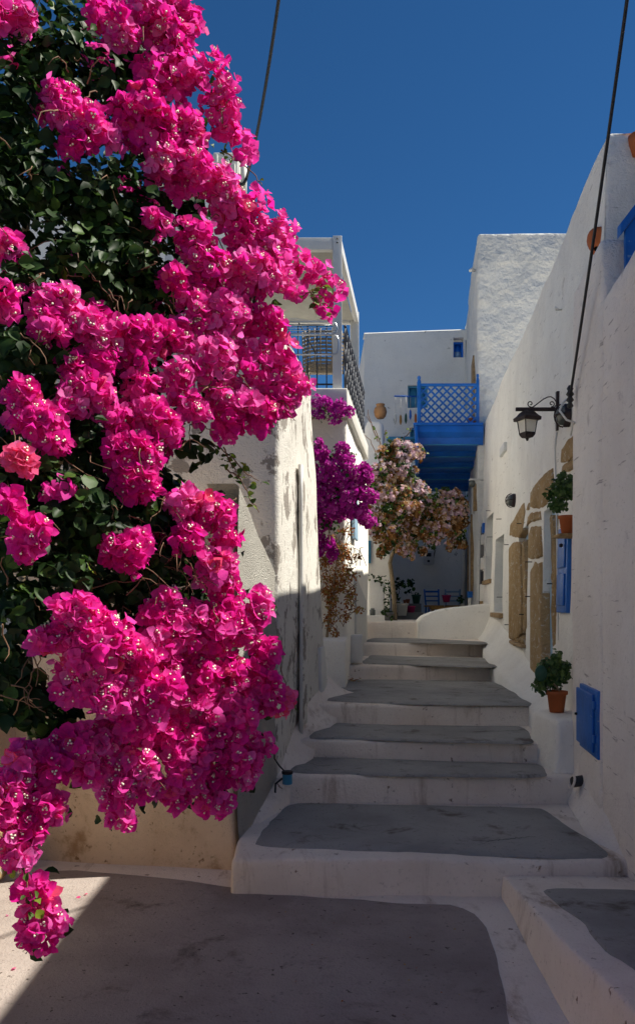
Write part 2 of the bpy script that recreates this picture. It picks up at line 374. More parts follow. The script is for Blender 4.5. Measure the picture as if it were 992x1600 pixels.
PT = [
    [(396, 1320), (420, 1285), (446, 1260), (480, 1257), (640, 1260), (800, 1263), (850, 1266), (885, 1290), (925, 1313), (950, 1336), (940, 1343), (850, 1342), (700, 1336), (560, 1330), (440, 1326)],
    [(454, 1207), (468, 1187), (480, 1181), (540, 1187), (640, 1190), (780, 1194), (845, 1196), (853, 1207), (846, 1215), (650, 1214), (520, 1210)],
    [(484, 1154), (492, 1135), (505, 1131), (560, 1133), (640, 1135), (740, 1136), (815, 1137), (826, 1148), (832, 1160), (815, 1163), (650, 1159), (540, 1155)],
    [(507, 1094), (520, 1078), (537, 1064), (600, 1063), (760, 1066), (785, 1072), (812, 1086), (838, 1101), (820, 1103), (640, 1101), (540, 1097)],
    [(568, 1037), (574, 1028), (580, 1025), (640, 1027), (764, 1030), (778, 1042), (740, 1043), (650, 1040)],
    [(574, 1003), (582, 998), (640, 998), (754, 1004), (752, 1007), (650, 1005)],
]
for s_, pts, (dl, dr, z, db) in zip(steps, PT, ST):
    flat_patch('grey_paint', [on_z(px, py, z)[:2] for px, py in pts], lambda x, y, z=z: z + .012, M['grey'], s_, wob=.015)

RZ = lambda d: .134 + .115 * (5.33 - d)
mb = MB().hexa([(.98, -1.2, -.2), (XN(-1.2) + .3, -1.2, -.2), (XN(5.45) + .3, 5.45, -.2), (1.2, 5.45, -.2), (1.13, -1.2, RZ(-1.2)), (XN(-1.2) + .3, -1.2, RZ(-1.2)), (XN(5.45) + .3, 5.45, RZ(5.45)), (1.23, 5.45, RZ(5.45))], r=.035, step=.14, amp=.012, nsc=1.6)
rp_ = single('ramp_path', mb, M['riser'], kind='structure')
def on_ramp(px, py):
    d = 4.5
    for _ in range(40): d = .5 * d + .5 * F * (EYE - RZ(d)) / (py - HY)
    return np.array([(px - CX) / F * d, d])
g = [on_ramp(*q) for q in ((846, 1392), (862, 1387), (930, 1388), (1000, 1392))]
g += [np.array([1.85, 4.4]), np.array([1.7, 3.0]), np.array([1.55, 1.0]), np.array([1.35, 1.0]), np.array([1.40, 2.6])] + [on_ramp(*q) for q in ((990, 1512), (955, 1492), (915, 1450), (880, 1420))]
flat_patch('grey_paint', g, lambda x, y: RZ(y) + .008, M['grey'], rp_)

# sloping whitewashed kerbs where steps meet the walls
def kerb(pts_in, pts_out, zs, h, mat, name='kerb'):
    mb = MB()
    A = np.array(pts_in, float); B = np.array(pts_out, float); n = 40
    t = np.linspace(0, 1, n); tt = np.linspace(0, 1, len(A))
    ax, ay = np.interp(t, tt, A[:, 0]), np.interp(t, tt, A[:, 1]); bx, by = np.interp(t, tt, B[:, 0]), np.interp(t, tt, B[:, 1])
    z = np.interp(t, tt, zs); hh = np.interp(t, tt, h); rows = []
    for f_, zz in ((0, -.4), (0, 0), (.2, .10), (.45, .3), (.7, .62), (.9, .92), (1, 1.0)):
        rows.append(np.c_[ax + (bx - ax) * f_, ay + (by - ay) * f_, z + (zz if zz < 0 else zz * hh)])
    V = np.concatenate(rows); V = V + .010 * np.stack([fbm(V, 2.2), fbm(V + 9, 2.2), fbm(V + 33, 2.2)], 1); m = len(rows)
    mb.add(V, [(k * n + i, k * n + i + 1, (k + 1) * n + i + 1, (k + 1) * n + i) for k in range(m - 1) for i in range(n - 1)])
    return single(name, mb, mat, kind='structure')
ds = [7.05, 7.6, 8.5, 9.5, 11.3, 13.0, 15.2]
kerb([(XH(d, .8) - w, d) for d, w in zip(ds, (.16, .18, .24, .24, .36, .30, .2))], [(XH(d, 1) + .06, d + .1) for d in ds], [.5, .64, .86, .9, 1.05, 1.2, 1.3], [.35, .32, .28, .30, .35, .4, .5], M['white'])
ds = [5.32, 5.8, 6.3, 7.05]
kerb([(XN(d) - w, d) for d, w in zip(ds, (.05, .14, .12, .06))], [(XN(d) + .05, d + .1) for d in ds], [.2, .23, .23, .3], [.10, .22, .3, .45], M['near'])
XL = lambda d: -.61 + .2 * (d - 5.84)                                # street face of the left-hand walls, at the foot
ds = [5.95, 6.8, 7.6, 8.6, 9.6]
kerb([(XL(d) + w, d) for d, w in zip(ds, (.03, .16, .22, .26, .3))], [(XL(d) - .05, d) for d in ds], [.17, .34, .55, .72, .88], [.02, .14, .2, .24, .22], M['riser'])

# ------------------------------------------------------------------ right side: near wall
Y0, Y1 = -3.0, 7.1
t = thing('street_wall', 'mauve-white limewashed wall at the right edge, carrying the blue cupboard', 'wall', (XN(6.5), 6.5, 0))
def nblock(d0, d1, z0, z1, th=.45, off=0.0, **k):
    return MB().hexa([(XN(d0) - off, d0, z0), (XN(d0) + th, d0, z0), (XN(d1) + th, d1, z0), (XN(d1) - off, d1, z0), (XN(d0) - off, d0, z1), (XN(d0) + th, d0, z1), (XN(d1) + th, d1, z1), (XN(d1) - off, d1, z1)], **k)
part('lower_wall', nblock(-1.5, 6.03, -.2, 4.25, r=.05, step=.16, amp=.016, nsc=1.5), M['near'], t)
part('upper_wall', nblock(6.0, 7.1, -.2, 4.70, off=.004, r=.05, step=.14, amp=.014, nsc=1.5), M['near'], t)
c0 = P(876, 1180, 7.25)
part('foot_ledge', MB().hexa([(2.06, 6.98, .4), (2.6, 6.98, .4), (2.6, 7.75, .4), (2.02, 7.75, .4), (2.10, 7.02, .93), (2.6, 7.02, .95), (2.6, 7.72, .95), (2.08, 7.72, .93)], r=.06, step=.1, amp=.012, nsc=2), M['white'], t)

t = thing('unseen_shade_house', 'unseen house block added behind the right-hand wall to shade the pavement', 'house', (3.6, 3, 0))
part('wall', MB().box(2.9, 6.5, -2.5, 6.62, -.2, 5.97, r=.05, step=.5, amp=.01), M['near'], t)  # out of view; added and sized to cast the shadow over the left pavement
# house behind it: long wall with openings
t = thing('limewashed_house', 'long white limewashed house on the right with stone door surrounds', 'house', (XH(10, 1), 10, .9))
rh = t
OPEN = [(8.42, 9.28, .98, 3.02, .12), (10.45, 11.35, 1.42, 2.98, .12), (13.15, 14.4, 1.80, 3.10, .30), (14.95, 16.2, 2.42, 3.66, .30)]
S = lambda u, v: np.array([XH(u, v), u, v])
part('wall', wall_sheet(MB(), S, NR, 6.65, 17.6, .3, 5.82, OPEN, .22, .022, .8, .6), M['right'], t)
part('house_body', MB().hexa([(XH(6.66, 0) + .36, 6.69, .2), (7.5, 6.69, .2), (8.5, 17.5, .2), (XH(17.5, 0) + .36, 17.5, .2), (XH(6.66, 5) + .36, 6.69, 5.78), (7.5, 6.69, 5.78), (8.5, 17.5, 5.78), (XH(17.5, 5) + .36, 17.5, 5.78)], r=.02, step=.6), M['right'], t)
part('gable_wall', MB().hexa([(XH(6.65, 0) - .002, 6.64, .2), (7.6, 6.64, .2), (7.6, 6.9, .2), (XH(6.9, 0) + .03, 6.9, .2), (XH(6.65, 5.85) - .002, 6.64, 5.87), (7.6, 6.64, 5.87), (7.6, 6.9, 5.87), (XH(6.9, 5.85) + .03, 6.9, 5.87)], r=.05, step=.2, amp=.012, nsc=1.4), M['right'], t)

def wall_stone(pts, proud, depth=.10, amp=.03, name='stone', mat='stone', parent=None):
    """an irregular stone showing in the wall's face: outline, bulging front"""
    A = np.array([RW(px, py, 0) for px, py in pts]); out = []
    n0 = len(A)
    for i in range(n0):
        k = max(2, int(np.linalg.norm(A[(i + 1) % n0] - A[i]) / .09))
        out += [A[i] + (A[(i + 1) % n0] - A[i]) * q for q in np.linspace(0, 1, k, endpoint=False)]
    A = np.array(out); A = A + .014 * (np.outer(fbm(A, 6), TR) + np.outer(fbm(A + 20, 6), Z3))
    c = A.mean(0); n = len(A); V = np.concatenate([A - NR * depth, A + NR * (proud * .4), c + (A - c) * .94 + NR * proud, c + (A - c) * .5 + NR * (proud * 1.1 + amp * fbm(A, 5)[:, None]), [c + NR * proud]])
    Fc = [(k * n + i, k * n + (i + 1) % n, (k + 1) * n + (i + 1) % n, (k + 1) * n + i) for k in range(3) for i in range(n)] + [(3 * n + i, 3 * n + (i + 1) % n, 4 * n) for i in range(n)]
    return part(name, MB().add(V, Fc), M[mat], parent or rh)
for pts in ([(829, 793), (830, 770), (838, 757), (852, 740), (864, 731), (865, 748), (860, 768), (855, 787), (843, 795)],
            [(824, 822), (826, 808), (832, 801), (845, 800), (846, 812), (833, 814)],
            [(826, 873), (827, 835), (831, 823), (845, 822), (847, 870), (838, 872)],
            [(830, 1060), (830, 890), (836, 880), (846, 880), (847, 1055), (838, 1062)],
            [(866, 1015), (865, 900), (863, 830), (861, 805), (864, 804), (868, 860), (870, 950), (870, 1010)],
            [(797, 836), (798, 822), (806, 808), (819, 785), (821, 800), (817, 830), (811, 840), (803, 839)],
            [(796, 1000), (796, 930), (796, 855), (803, 848), (813, 846), (815, 920), (815, 990), (806, 1000)],
            [(801, 1013), (800, 1004), (809, 998), (813, 996), (812, 1004), (806, 1008)],
            [(814, 1006), (813, 998), (818, 993), (820, 997), (819, 1006)],
            [(819, 988), (819, 900), (818, 845), (820, 843), (822, 900), (823, 980), (821, 985)],
            [(824, 798), (826, 790), (828, 786), (828, 796)],
            [(878, 722), (879, 702), (888, 690), (898, 680), (898, 708), (888, 722)],
            [(879, 738), (881, 728), (890, 722), (898, 714), (898, 730), (889, 737)],
            [(877, 826), (880, 815), (886, 808), (888, 812), (884, 822)]):
    wall_stone(pts, .022)
def on_wall(d0, d1, z0, z1, o0, o1, **k):
    """box on the right house's face, from o0 to o1 metres out of the wall"""
    a = lambda d, z, o: np.array([XH(d, z), d, z]) + NR * o
    return MB().hexa([a(d0, z0, o1), a(d0, z0, o0), a(d1, z0, o0), a(d1, z0, o1), a(d0, z1, o1), a(d0, z1, o0), a(d1, z1, o0), a(d1, z1, o1)], **k)
dr = part('door', on_wall(8.40, 9.30, .96, 3.04, -.16, -.10, r=.004, step=.5), M['lightblue'], rh, label='pale blue plank door in the stone surround')
for k in range(5): part('plank', on_wall(8.44 + k * .168, 8.44 + k * .168 + .155, 1.0, 3.0, -.102, -.088, r=.004, step=.8), M['lightblue'], dr)
part('knob', MB().lathe([(.001, -.03), (.03, -.02), (.035, .01), (.02, .03), (.001, .035)], 10, RW(862, 945, -.06)), M['iron'], dr)
part('step_stone', on_wall(8.40, 9.3, .8, .985, -.15, .06, r=.02, step=.2, amp=.006), M['white'], rh)
d2 = part('door', on_wall(10.42, 11.38, 1.40, 3.0, -.16, -.10, r=.004, step=.5), M['lightblue'], rh, label='pale blue shutter set in the tall stone frame')
for k in range(4): part('plank', on_wall(10.47 + k * .22, 10.47 + k * .22 + .205, 1.44, 2.96, -.102, -.088, r=.004, step=.8), M['lightblue'], d2)
part('sill', on_wall(10.42, 11.7, 1.37, 1.415, -.1, .06, r=.01, step=.3), M['wood'], rh)
for (a, b, z0, z1) in ((13.15, 14.4, 1.80, 3.10), (14.95, 16.2, 2.42, 3.66)):
    w_ = part('window', on_wall(a - .02, b + .02, z0 - .02, z1 + .02, -.36, -.29, r=.004, step=.6), M['lightblue'], rh)
    part('pane', on_wall(a + .12, (a + b) / 2 - .05, z0 + .1, z1 - .1, -.292, -.280, r=0, step=2), M['glass'], w_)
    part('pane', on_wall((a + b) / 2 + .05, b - .12, z0 + .1, z1 - .1, -.292, -.280, r=0, step=2), M['glass'], w_)
    part('sill', on_wall(a - .1, b + .1, z0 - .09, z0 - .01, -.28, .06, r=.012, step=.3), M['wood'], rh)
# far door with patchy surround
fd = part('door', on_wall(16.75, 17.3, 1.7, 3.6, -.02, .03, r=.01, step=.3), M['greyblock'], rh, label='narrow dark doorway beside the curved parapet')
for k, (z0, z1, m) in enumerate(((1.7, 2.0, 'stone'), (2.0, 2.35, 'white'), (2.36, 2.62, 'dark'), (2.66, 2.9, 'white'), (2.94, 3.14, 'greyblock'), (3.18, 3.38, 'white'), (3.42, 3.62, 'deepblue'))):
    part('surround_block', on_wall(16.55, 16.75, z0, z1, -.03, .05 + .01 * (k % 2), r=.01, step=.2), M[m], rh)

# blue shutter
sh = part('shutter', on_wall(7.62, 8.12, 1.86, 2.70, .0, .045, r=.006, step=.4), M['blue'], rh, label='blue wooden shutter with raised panels below the potted plant')
for z0, z1 in ((1.93, 2.24), (2.30, 2.63)):
    part('raised_panel', on_wall(7.69, 8.05, z0, z1, .045, .062, r=.008, step=.4), M['blue'], sh)
part('knob', MB().lathe([(.001, -.02), (.018, -.015), (.02, .01), (.001, .02)], 8, RW(891, 852, .09)), M['iron'], sh)
# iron pins along the wall
for px, py in ((782, 811), (795, 851), (830, 878), (816, 818), (796, 976), (830, 932), (830, 1054), (820, 960), (783, 933), (765, 798), (767, 839), (866, 912)):
    a = RW(px, py, -.03); b = RW(px, py, .05); part('iron_pin', MB().tube([a, b - np.array([.03, 0, 0])], .006, 6), M['iron'], rh)

# tower house
TX = lambda d: 3.43 + .14 * (d - 17.2)
t = thing('tower_house', 'tall white rough-plastered house rising behind the blue balcony', 'house', (TX(17.2), 17.2, 1.4)); tw = t
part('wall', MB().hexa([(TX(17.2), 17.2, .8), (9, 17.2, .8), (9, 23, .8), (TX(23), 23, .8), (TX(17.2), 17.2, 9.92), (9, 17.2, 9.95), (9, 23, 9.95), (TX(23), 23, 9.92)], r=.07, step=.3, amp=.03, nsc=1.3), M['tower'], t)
NT = np.array([-1, .14, 0]) / math.hypot(1, .14)
def on_tower(d0, d1, z0, z1, o0, o1, **k):
    a = lambda d, z, o: np.array([TX(d), d, z]) + NT * o
    return MB().hexa([a(d0, z0, o1), a(d0, z0, o0), a(d1, z0, o0), a(d1, z0, o1), a(d0, z1, o1), a(d0, z1, o0), a(d1, z1, o0), a(d1, z1, o1)], **k)
for d0, d1, z0, z1 in ((17.75, 18.2, 4.05, 4.55), (18.9, 19.6, 2.2, 4.0), (20.6, 21.3, 1.7, 3.4)):
    w_ = part('window', on_tower(d0, d1, z0, z1, -.02, .03, r=.006, step=.4), M['dark'], t)
    part('frame', on_tower(d0 - .08, d0, z0 - .05, z1 + .05, -.02, .06, r=.006, step=.4), M['wood'], w_)
    part('frame', on_tower(d1, d1 + .08, z0 - .05, z1 + .05, -.02, .06, r=.006, step=.4), M['greymetal'], w_)
part('balcony_door', on_tower(18.2, 19.0, 5.75, 7.6, -.02, .04, r=.006, step=.5), M['wood'], t)
part('drain_spout', MB().tube([P(741, 423, 17.5), P(737, 421, 17.45), P(734, 423, 17.4)], [.03, .04, .035], 8), M['box'], t)
part('corner_downpipe', MB().tube([(TX(21.2) - .12, 21.2, 1.4), (TX(21.2) - .12, 21.2, 5.0)], .05, 8), M['white'], t)

# back house
t = thing('back_house', 'white house closing the lane under the sky with a small blue window', 'house', (2.6, 22.5, 1.4)); bh = t
def BK(px, py): return P(px, py, 22.5)
BO = []
def pz(px0, py0, px1, py1):
    a, b = BK(px0, py1), BK(px1, py0); return (a[0], b[0], a[2], b[2], .22)
BO = [pz(708, 533, 724, 558), pz(637, 602, 668, 637), pz(640, 668, 662, 720)]
def SB(u, v): return np.array([u, 22.5 + .0 * u, v + (.11 * (u - 1.3) / 2.9 if v > 9 else 0)])
part('wall', wall_sheet(MB(), SB, (0, -1, 0), 1.31, 4.35, .9, 9.54, BO, .3, .03, .8, .6), M['back'], t)
part('house_body', MB().box(1.33, 8, 22.78, 27, .8, 9.5, r=.03, step=.8), M['white'], t)
for o, m in zip(BO, ('deepblue', 'sea', 'sea')):
    w_ = part('window', MB().box(o[0] - .02, o[1] + .02, 22.70, 22.76, o[2] - .02, o[3] + .02, r=0, step=2), M[m], t)
    part('frame', MB().box(o[0], o[0] + .05, 22.58, 22.70, o[2], o[3], r=.005, step=1), M[m], w_)
    part('frame', MB().box(o[1] - .05, o[1], 22.58, 22.70, o[2], o[3], r=.005, step=1), M[m], w_)
    part('frame', MB().box(o[0] + .05, o[1] - .05, 22.585, 22.70, o[3] - .05, o[3], r=.005, step=1), M[m], w_)
    if m == 'deepblue':
        part('pane', MB().box(o[0] + .06, o[1] - .06, 22.66, 22.695, o[2] + .02, o[2] + .2, r=0, step=1), M['lightblue'], w_)
    else:
        part('pane', MB().box(o[0] + .06, (o[0] + o[1]) / 2 - .01, 22.66, 22.695, o[2] + .03, o[3] - .07, r=0, step=1), M['sea'], w_)
        part('pane', MB().box((o[0] + o[1]) / 2 + .02, o[1] - .06, 22.66, 22.695, o[2] + .03, o[3] - .07, r=0, step=1), M['sea'], w_)
part('window_ledge', MB().box(BK(604, 0)[0], BK(668, 0)[0], 22.25, 22.5, BK(0, 689)[2], BK(0, 685)[2], r=.01, step=.6), M['sea'], t)
part('downpipe', MB().tube([BK(727, 533) - [0, .05, 0], BK(727, 640) - [0, .05, 0]], .02, 6), M['cream'], t)
# wind chimes on a blue pole
t = thing('wind_chime', 'hanging wind chimes of coloured glass on a slim blue pole', 'wind chime', BK(634, 623) - [0, .3, 0])
part('pole', MB().tube([BK(614, 624) - [0, .35, 0], BK(655, 621) - [0, .1, 0]], .022, 6), M['deepblue'], t)
for i, (px, y0, m) in enumerate(((616, 650, 'cream'), (624, 652, 'rush'), (632, 650, 'green'), (639, 644, 'deepblue'), (647, 650, 'terracotta'))):
    part('string', MB().tube([BK(px, 624) - [0, .3, 0], BK(px, y0) - [0, .3, 0]], .005, 4), M['cream'], t)
    part('chime', MB().lathe([(.01, -.28), (.035, -.2), (.03, -.05), (.012, 0)], 8, BK(px, y0) - [0, .3, 0]), M[m], t)

# annex on the left of the courtyard + round-topped chimney, jar
AD = 17.6
t = thing('white_annex', 'white annex wall left of the courtyard with a blue shutter', 'house', (1.3, AD, 1.5)); an = t
part('wall', MB().box(.55, 1.60, AD, 22.4, 1.2, 4.9, r=.05, step=.3, amp=.015), M['white'], t)
a = P(586, 0, 18.2)[0]; z6 = P(0, 656, 18.2)[2]
part('chimney', MB().hexa([(.9, 18.0, 4.8), (1.56, 18.0, 4.8), (1.56, 18.7, 4.8), (.9, 18.7, 4.8), (1.12, 18.08, z6), (1.50, 18.08, z6 - .05), (1.5, 18.6, z6 - .05), (1.12, 18.6, z6)], r=.16, step=.15, amp=.015), M['white'], t)
a, b = P(565, 880, AD), P(579, 845, AD)
s_ = part('shutter', MB().box(a[0], b[0], AD - .06, AD - .003, a[2], b[2], r=.006, step=.4), M['sea'], t)
for k in range(6):
    zz = a[2] + .04 + k * (b[2] - a[2] - .06) / 6; part('slat', MB().box(a[0] + .03, b[0] - .03, AD - .075, AD - .05, zz, zz + .05, r=.004, step=1), M['sea'], s_)
part('grey_flue', MB().tube([P(566, 905, AD - .05), P(566, 885, AD - .05)], .035, 8), M['greymetal'], t)
jb = P(594, 654, 18.3)
single('clay_jar', MB().lathe([(.08, 0), (.125, .05), (.15, .15), (.13, .24), (.085, .28), (.10, .31), (.10, .33), (.07, .33)], 18, jb), M['jar'], 'round ochre clay jar standing on the white chimney', 'jar', jb)

# ------------------------------------------------------------------ curved parapet, courtyard
t = thing('curved_parapet', 'low white parapet with a curved top beside the terrace step', 'wall', (2.6, 15.3, 1.28))
xs = np.linspace(P(652, 0, 15.2)[0], XH(15.3, 1.5) + .2, 34); prof = []
def ptop(px): return np.interp(px, [650, 655, 662, 675, 690, 710, 730, 755, 800], [974, 967, 961, 956, 952, 949, 947, 944, 943])
V = []; n = len(xs)
for yy, dz in ((15.12, 'b'), (15.10, -.03), (15.14, 0), (15.42, 0), (15.46, -.03), (15.46, 'b')):
    for x in xs:
        zt = EYE - (ptop(x / 15.12 * F + CX) - HY) / F * 15.12
        V.append((x, yy, 1.15 if dz == 'b' else zt + dz))
V = np.array(V); V += .008 * np.stack([fbm(V, 2), fbm(V + 7, 2), fbm(V + 17, 2)], 1)
mb = MB().add(V, [(k * n + i, k * n + i + 1, (k + 1) * n + i + 1, (k + 1) * n + i) for k in range(5) for i in range(n - 1)] + [tuple(k * n for k in range(6))])
part('wall', mb, M['white'], t)
CF = 1.42                                                            # courtyard floor
single('courtyard_floor', MB().box(.9, 4.6, 17.2, 22.55, .8, CF, r=.02, step=.5, amp=.008), M['white'], kind='structure')

def chair(loc, rz, mat, label):
    t = thing('wooden_chair', label, 'chair', loc, 'chairs in the courtyard'); B = np.asarray(loc, float); c, s = math.cos(rz), math.sin(rz)
    def q(x, y, z): return B + np.array([c * x - s * y, s * x + c * y, z])
    def bar(name, a, b, r_, m=mat): part(name, MB().tube([q(*a), q(*b)], r_, 8), m, t)
    for sx in (-1, 1):
        bar('leg', (sx * .19, -.19, 0), (sx * .19, -.18, .46), .022); bar('leg', (sx * .18, .2, 0), (sx * .17, .18, .45), .022)
        bar('back_post', (sx * .17, .18, .45), (sx * .19, .27, .90), .022)
        bar('stretcher', (sx * .19, -.18, .2), (sx * .18, .19, .2), .013)
    bar('stretcher', (-.19, -.185, .25), (.19, -.185, .25), .013)
    for k, (z, y, h) in enumerate(((.84, .25, .05), (.72, .235, .035), (.60, .215, .035))):
        part('back_rail', MB().obox(q(-.18, y, z - h / 2), q(.18, y, z) - q(-.18, y, z), (q(0, .025, 0) - q(0, 0, 0)), (0, 0, h), r=.006, step=.3), mat, t)
    part('seat', MB().obox(q(-.21, -.21, .44), q(.21, 0, 0) - q(-.21, 0, 0), q(0, .21, 0) - q(0, -.21, 0), (0, 0, .045), r=.015, step=.3), M['rush'], t)
chair((P(678, 0, 20.6)[0], 20.6, CF), .12, M['deepblue'], 'dark blue wooden chair with rush seat against the courtyard wall')
chair((P(707, 0, 20.9)[0], 20.9, CF), -.15, M['lightblue'], 'pale blue wooden chair behind the magenta pot')

# ------------------------------------------------------------------ left side walls
t = thing('beige_wall', 'low beige rendered wall at the foot of the magenta bougainvillea', 'wall', (-1.2, 5.9, 0))
part('front_wall', MB().hexa([(-2.35, 6.12, -.2), (-.61, 5.84, -.2), (-.42, 6.95, -.2), (-2.35, 7.0, -.2), (-2.35, 6.12, 2.8), (-.62, 5.86, 2.74), (-.42, 6.95, 2.16), (-2.35, 7.0, 2.7)], r=.04, step=.14, amp=.016, nsc=1.4), M['beige'], t)
# side skin of the same wall, rough-cast above and worn
def SLw(u, v):
    k = (v - .1) / 2.6; return np.array([XL(u) + .034 + .02 * k * 0, u, .1 + (v - .1) * (1 - .21 * (u - 5.85) / 1.05)])
NL = np.array([1, -.2, 0]) / math.hypot(1, .2)
part('side_wall', wall_sheet(MB(), SLw, NL, 5.845, 6.93, .1, 2.80, (), .12, .014, 2.0, .25), M['rough'], t)
t = thing('peeling_wall', 'tall leaning white wall with peeling grey patches beside the steps', 'wall', (-.2, 7.5, .3)); pw = t
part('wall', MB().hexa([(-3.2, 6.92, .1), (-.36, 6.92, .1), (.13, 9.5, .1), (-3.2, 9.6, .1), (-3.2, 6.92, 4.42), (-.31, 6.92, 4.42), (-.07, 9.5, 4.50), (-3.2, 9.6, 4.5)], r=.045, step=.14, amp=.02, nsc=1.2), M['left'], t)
def on_left(d0, d1, z0, z1, o0, o1, **k):
    def a(d, z, o):
        f_ = (d - 6.92) / 2.58; x0 = -.36 + .49 * f_; x1 = -.31 + .24 * f_
        return np.array([x0 + (x1 - x0) * (z - .1) / 4.35 + o, d - .15 * o, z])
    return MB().hexa([a(d0, z0, o0), a(d0, z0, o1), a(d1, z0, o1), a(d1, z0, o0), a(d0, z1, o0), a(d0, z1, o1), a(d1, z1, o1), a(d1, z1, o0)], **k)
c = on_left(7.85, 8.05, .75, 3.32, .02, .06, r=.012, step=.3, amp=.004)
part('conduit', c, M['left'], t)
part('conduit_pipe', MB().tube([(-.16, 7.80, z) for z in np.linspace(.65, 3.3, 8)], .018, 8), M['greymetal'], t)
part('access_panel', on_left(9.0, 9.35, .95, 1.45, .01, .05, r=.006, step=.3), M['box'], t)

# left-hand boundary wall (mostly behind the bougainvillea)
t = thing('stone_wall', 'old stone wall at the far left behind the hanging flowers', 'wall', (-2.3, 4.5, 0))
part('wall', MB().hexa([(-2.75, .5, -.2), (-2.42, .5, -.2), (-2.22, 6.3, -.2), (-2.7, 6.3, -.2), (-2.75, .5, 1.3), (-2.45, .5, 1.3), (-2.3, 6.3, 1.3), (-2.7, 6.3, 1.3)], r=.05, step=.2, amp=.03, nsc=2), M['beige'], t)
for i in range(14):
    y = 4.9 + .24 * (i % 7) + random.uniform(-.03, .03); z = .10 + .22 * (i // 7); w = random.uniform(.09, .115); h = random.uniform(.07, .10); x = -2.24 + .034 * (y - 5.6)
    part('stone', MB().hexa([(x - .1, y - w, z - h), (x + .05, y - w * .9, z - h), (x + .05, y + w * .9, z - h), (x - .1, y + w, z - h), (x - .1, y - w, z + h), (x + .04, y - w * .85, z + h * .9), (x + .04, y + w * .85, z + h), (x - .1, y + w, z + h)], r=.03, step=.08, amp=.015, nsc=5), M['stone'], t)

# ------------------------------------------------------------------ house with the pergola balcony
PX = lambda d: .34 + .133 * (d - 10.5)
ph = t = thing('pergola_house', 'white house on the left under the balcony and purple bougainvillea', 'house', (.2, 11, .9))
part('wall', MB().hexa([(-3, 11.0, .7), (.40, 11.0, .7), (.95, 15.0, .7), (-3, 15.0, .7), (-3, 11.0, 4.5), (.40, 11.0, 4.5), (.93, 15.0, 4.5), (-3, 15.0, 4.5)], r=.04, step=.25, amp=.018), M['white'], t)
part('balcony_slab', MB().hexa([(-3, 10.42, 4.50), (PX(10.42) + .06, 10.42, 4.50), (PX(14.2) + .06, 14.2, 4.50), (-3, 14.2, 4.50), (-3, 10.42, 4.76), (PX(10.42) + .06, 10.42, 4.76), (PX(14.2) + .06, 14.2, 4.76), (-3, 14.2, 4.76)], r=.02, step=.3, amp=.006), M['cream'], t)
part('rear_block', MB().box(-6, -1.12, 12.3, 17, .7, 8.3, r=.05, step=.6, amp=.01), M['white'], t)
part('low_planter_wall', MB().hexa([(-.2, 10.2, .75), (.36, 10.2, .75), (.42, 10.95, .75), (-.2, 10.95, .75), (-.2, 10.2, 1.5), (.36, 10.2, 1.48), (.42, 10.95, 1.5), (-.2, 10.95, 1.5)], r=.03, step=.15, amp=.01), M['white'], t)
gate = part('gate', MB().hexa([(.55, 12.1, 1.0), (.59, 12.1, 1.0), (.86, 14.1, 1.0), (.82, 14.1, 1.0), (.55, 12.1, 2.45), (.59, 12.1, 2.35), (.86, 14.1, 2.0), (.82, 14.1, 2.05)], r=.01, step=.4), M['greymetal'], t, label='grey side gate beside the steps')
part('shutter', MB().hexa([(.50, 11.6, 2.9), (.545, 11.6, 2.9), (.62, 12.2, 2.9), (.58, 12.2, 2.9), (.50, 11.6, 3.9), (.545, 11.6, 3.9), (.62, 12.2, 3.9), (.58, 12.2, 3.9)], r=.01, step=.4), M['lightblue'], t)
# rooftop vent
t = thing('rooftop_tank', 'white rooftop box with a capped pipe behind the magenta flowers', 'roof tank', (-1.35, 12.5, 8.3))
part('ribbed_box', MB().box(-1.62, -1.22, 12.4, 12.9, 8.3, 8.95, r=.03, step=.3), M['cream'], t)
for k in range(4): part('rib', MB().box(-1.58 + k * .09, -1.54 + k * .09, 12.36, 12.41, 8.32, 8.9 - .05 * k, r=.01, step=.5), M['cream'], t)
part('pipe', MB().tube([(-1.15, 12.5, 8.2), (-1.15, 12.5, 8.98)], .05, 12), M['cream'], t)
part('pipe_cap', MB().lathe([(.05, -.02), (.065, 0), (.065, .05), (.02, .07)], 12, (-1.15, 12.5, 8.98)), M['cream'], t)

# pergola
t = thing('pergola', 'pale grey metal pergola with a canvas roof over the balcony', 'pergola', (PX(10.5), 10.5, 4.76)); pg = t
zt = 6.76; lw = .115
def post(d, w=.12):
    x = PX(d) - w - .02; return MB().box(x, x + w, d - .0, d + w, 4.76, zt + .02, r=.006, step=2)
sharp(part('post', post(10.5), M['greymetal'], t)); sharp(part('post', post(13.25, .14), M['greymetal'], t))
sharp(part('post', MB().box(-2.0, -1.88, 10.5, 10.62, 4.76, zt, r=.006, step=2), M['greymetal'], t))
sharp(part('beam', MB().box(-2.1, PX(10.5) - .142, 10.51, 10.60, zt - .16, zt, r=.006, step=2), M['greymetal'], t))
sharp(part('beam', MB().box(-2.1, PX(13.25) - .162, 13.27, 13.36, zt - .16, zt, r=.006, step=2), M['greymetal'], t))
sharp(part('beam', MB().hexa([(PX(10.62) - .1, 10.62, zt - .16), (PX(10.62) - .03, 10.62, zt - .16), (PX(13.25) - .03, 13.25, zt - .16), (PX(13.25) - .1, 13.25, zt - .16), (PX(10.62) - .1, 10.62, zt), (PX(10.62) - .03, 10.62, zt), (PX(13.25) - .03, 13.25, zt), (PX(13.25) - .1, 13.25, zt)], r=.006, step=3), M['greymetal'], t))
nx, ny = 26, 14; V = []
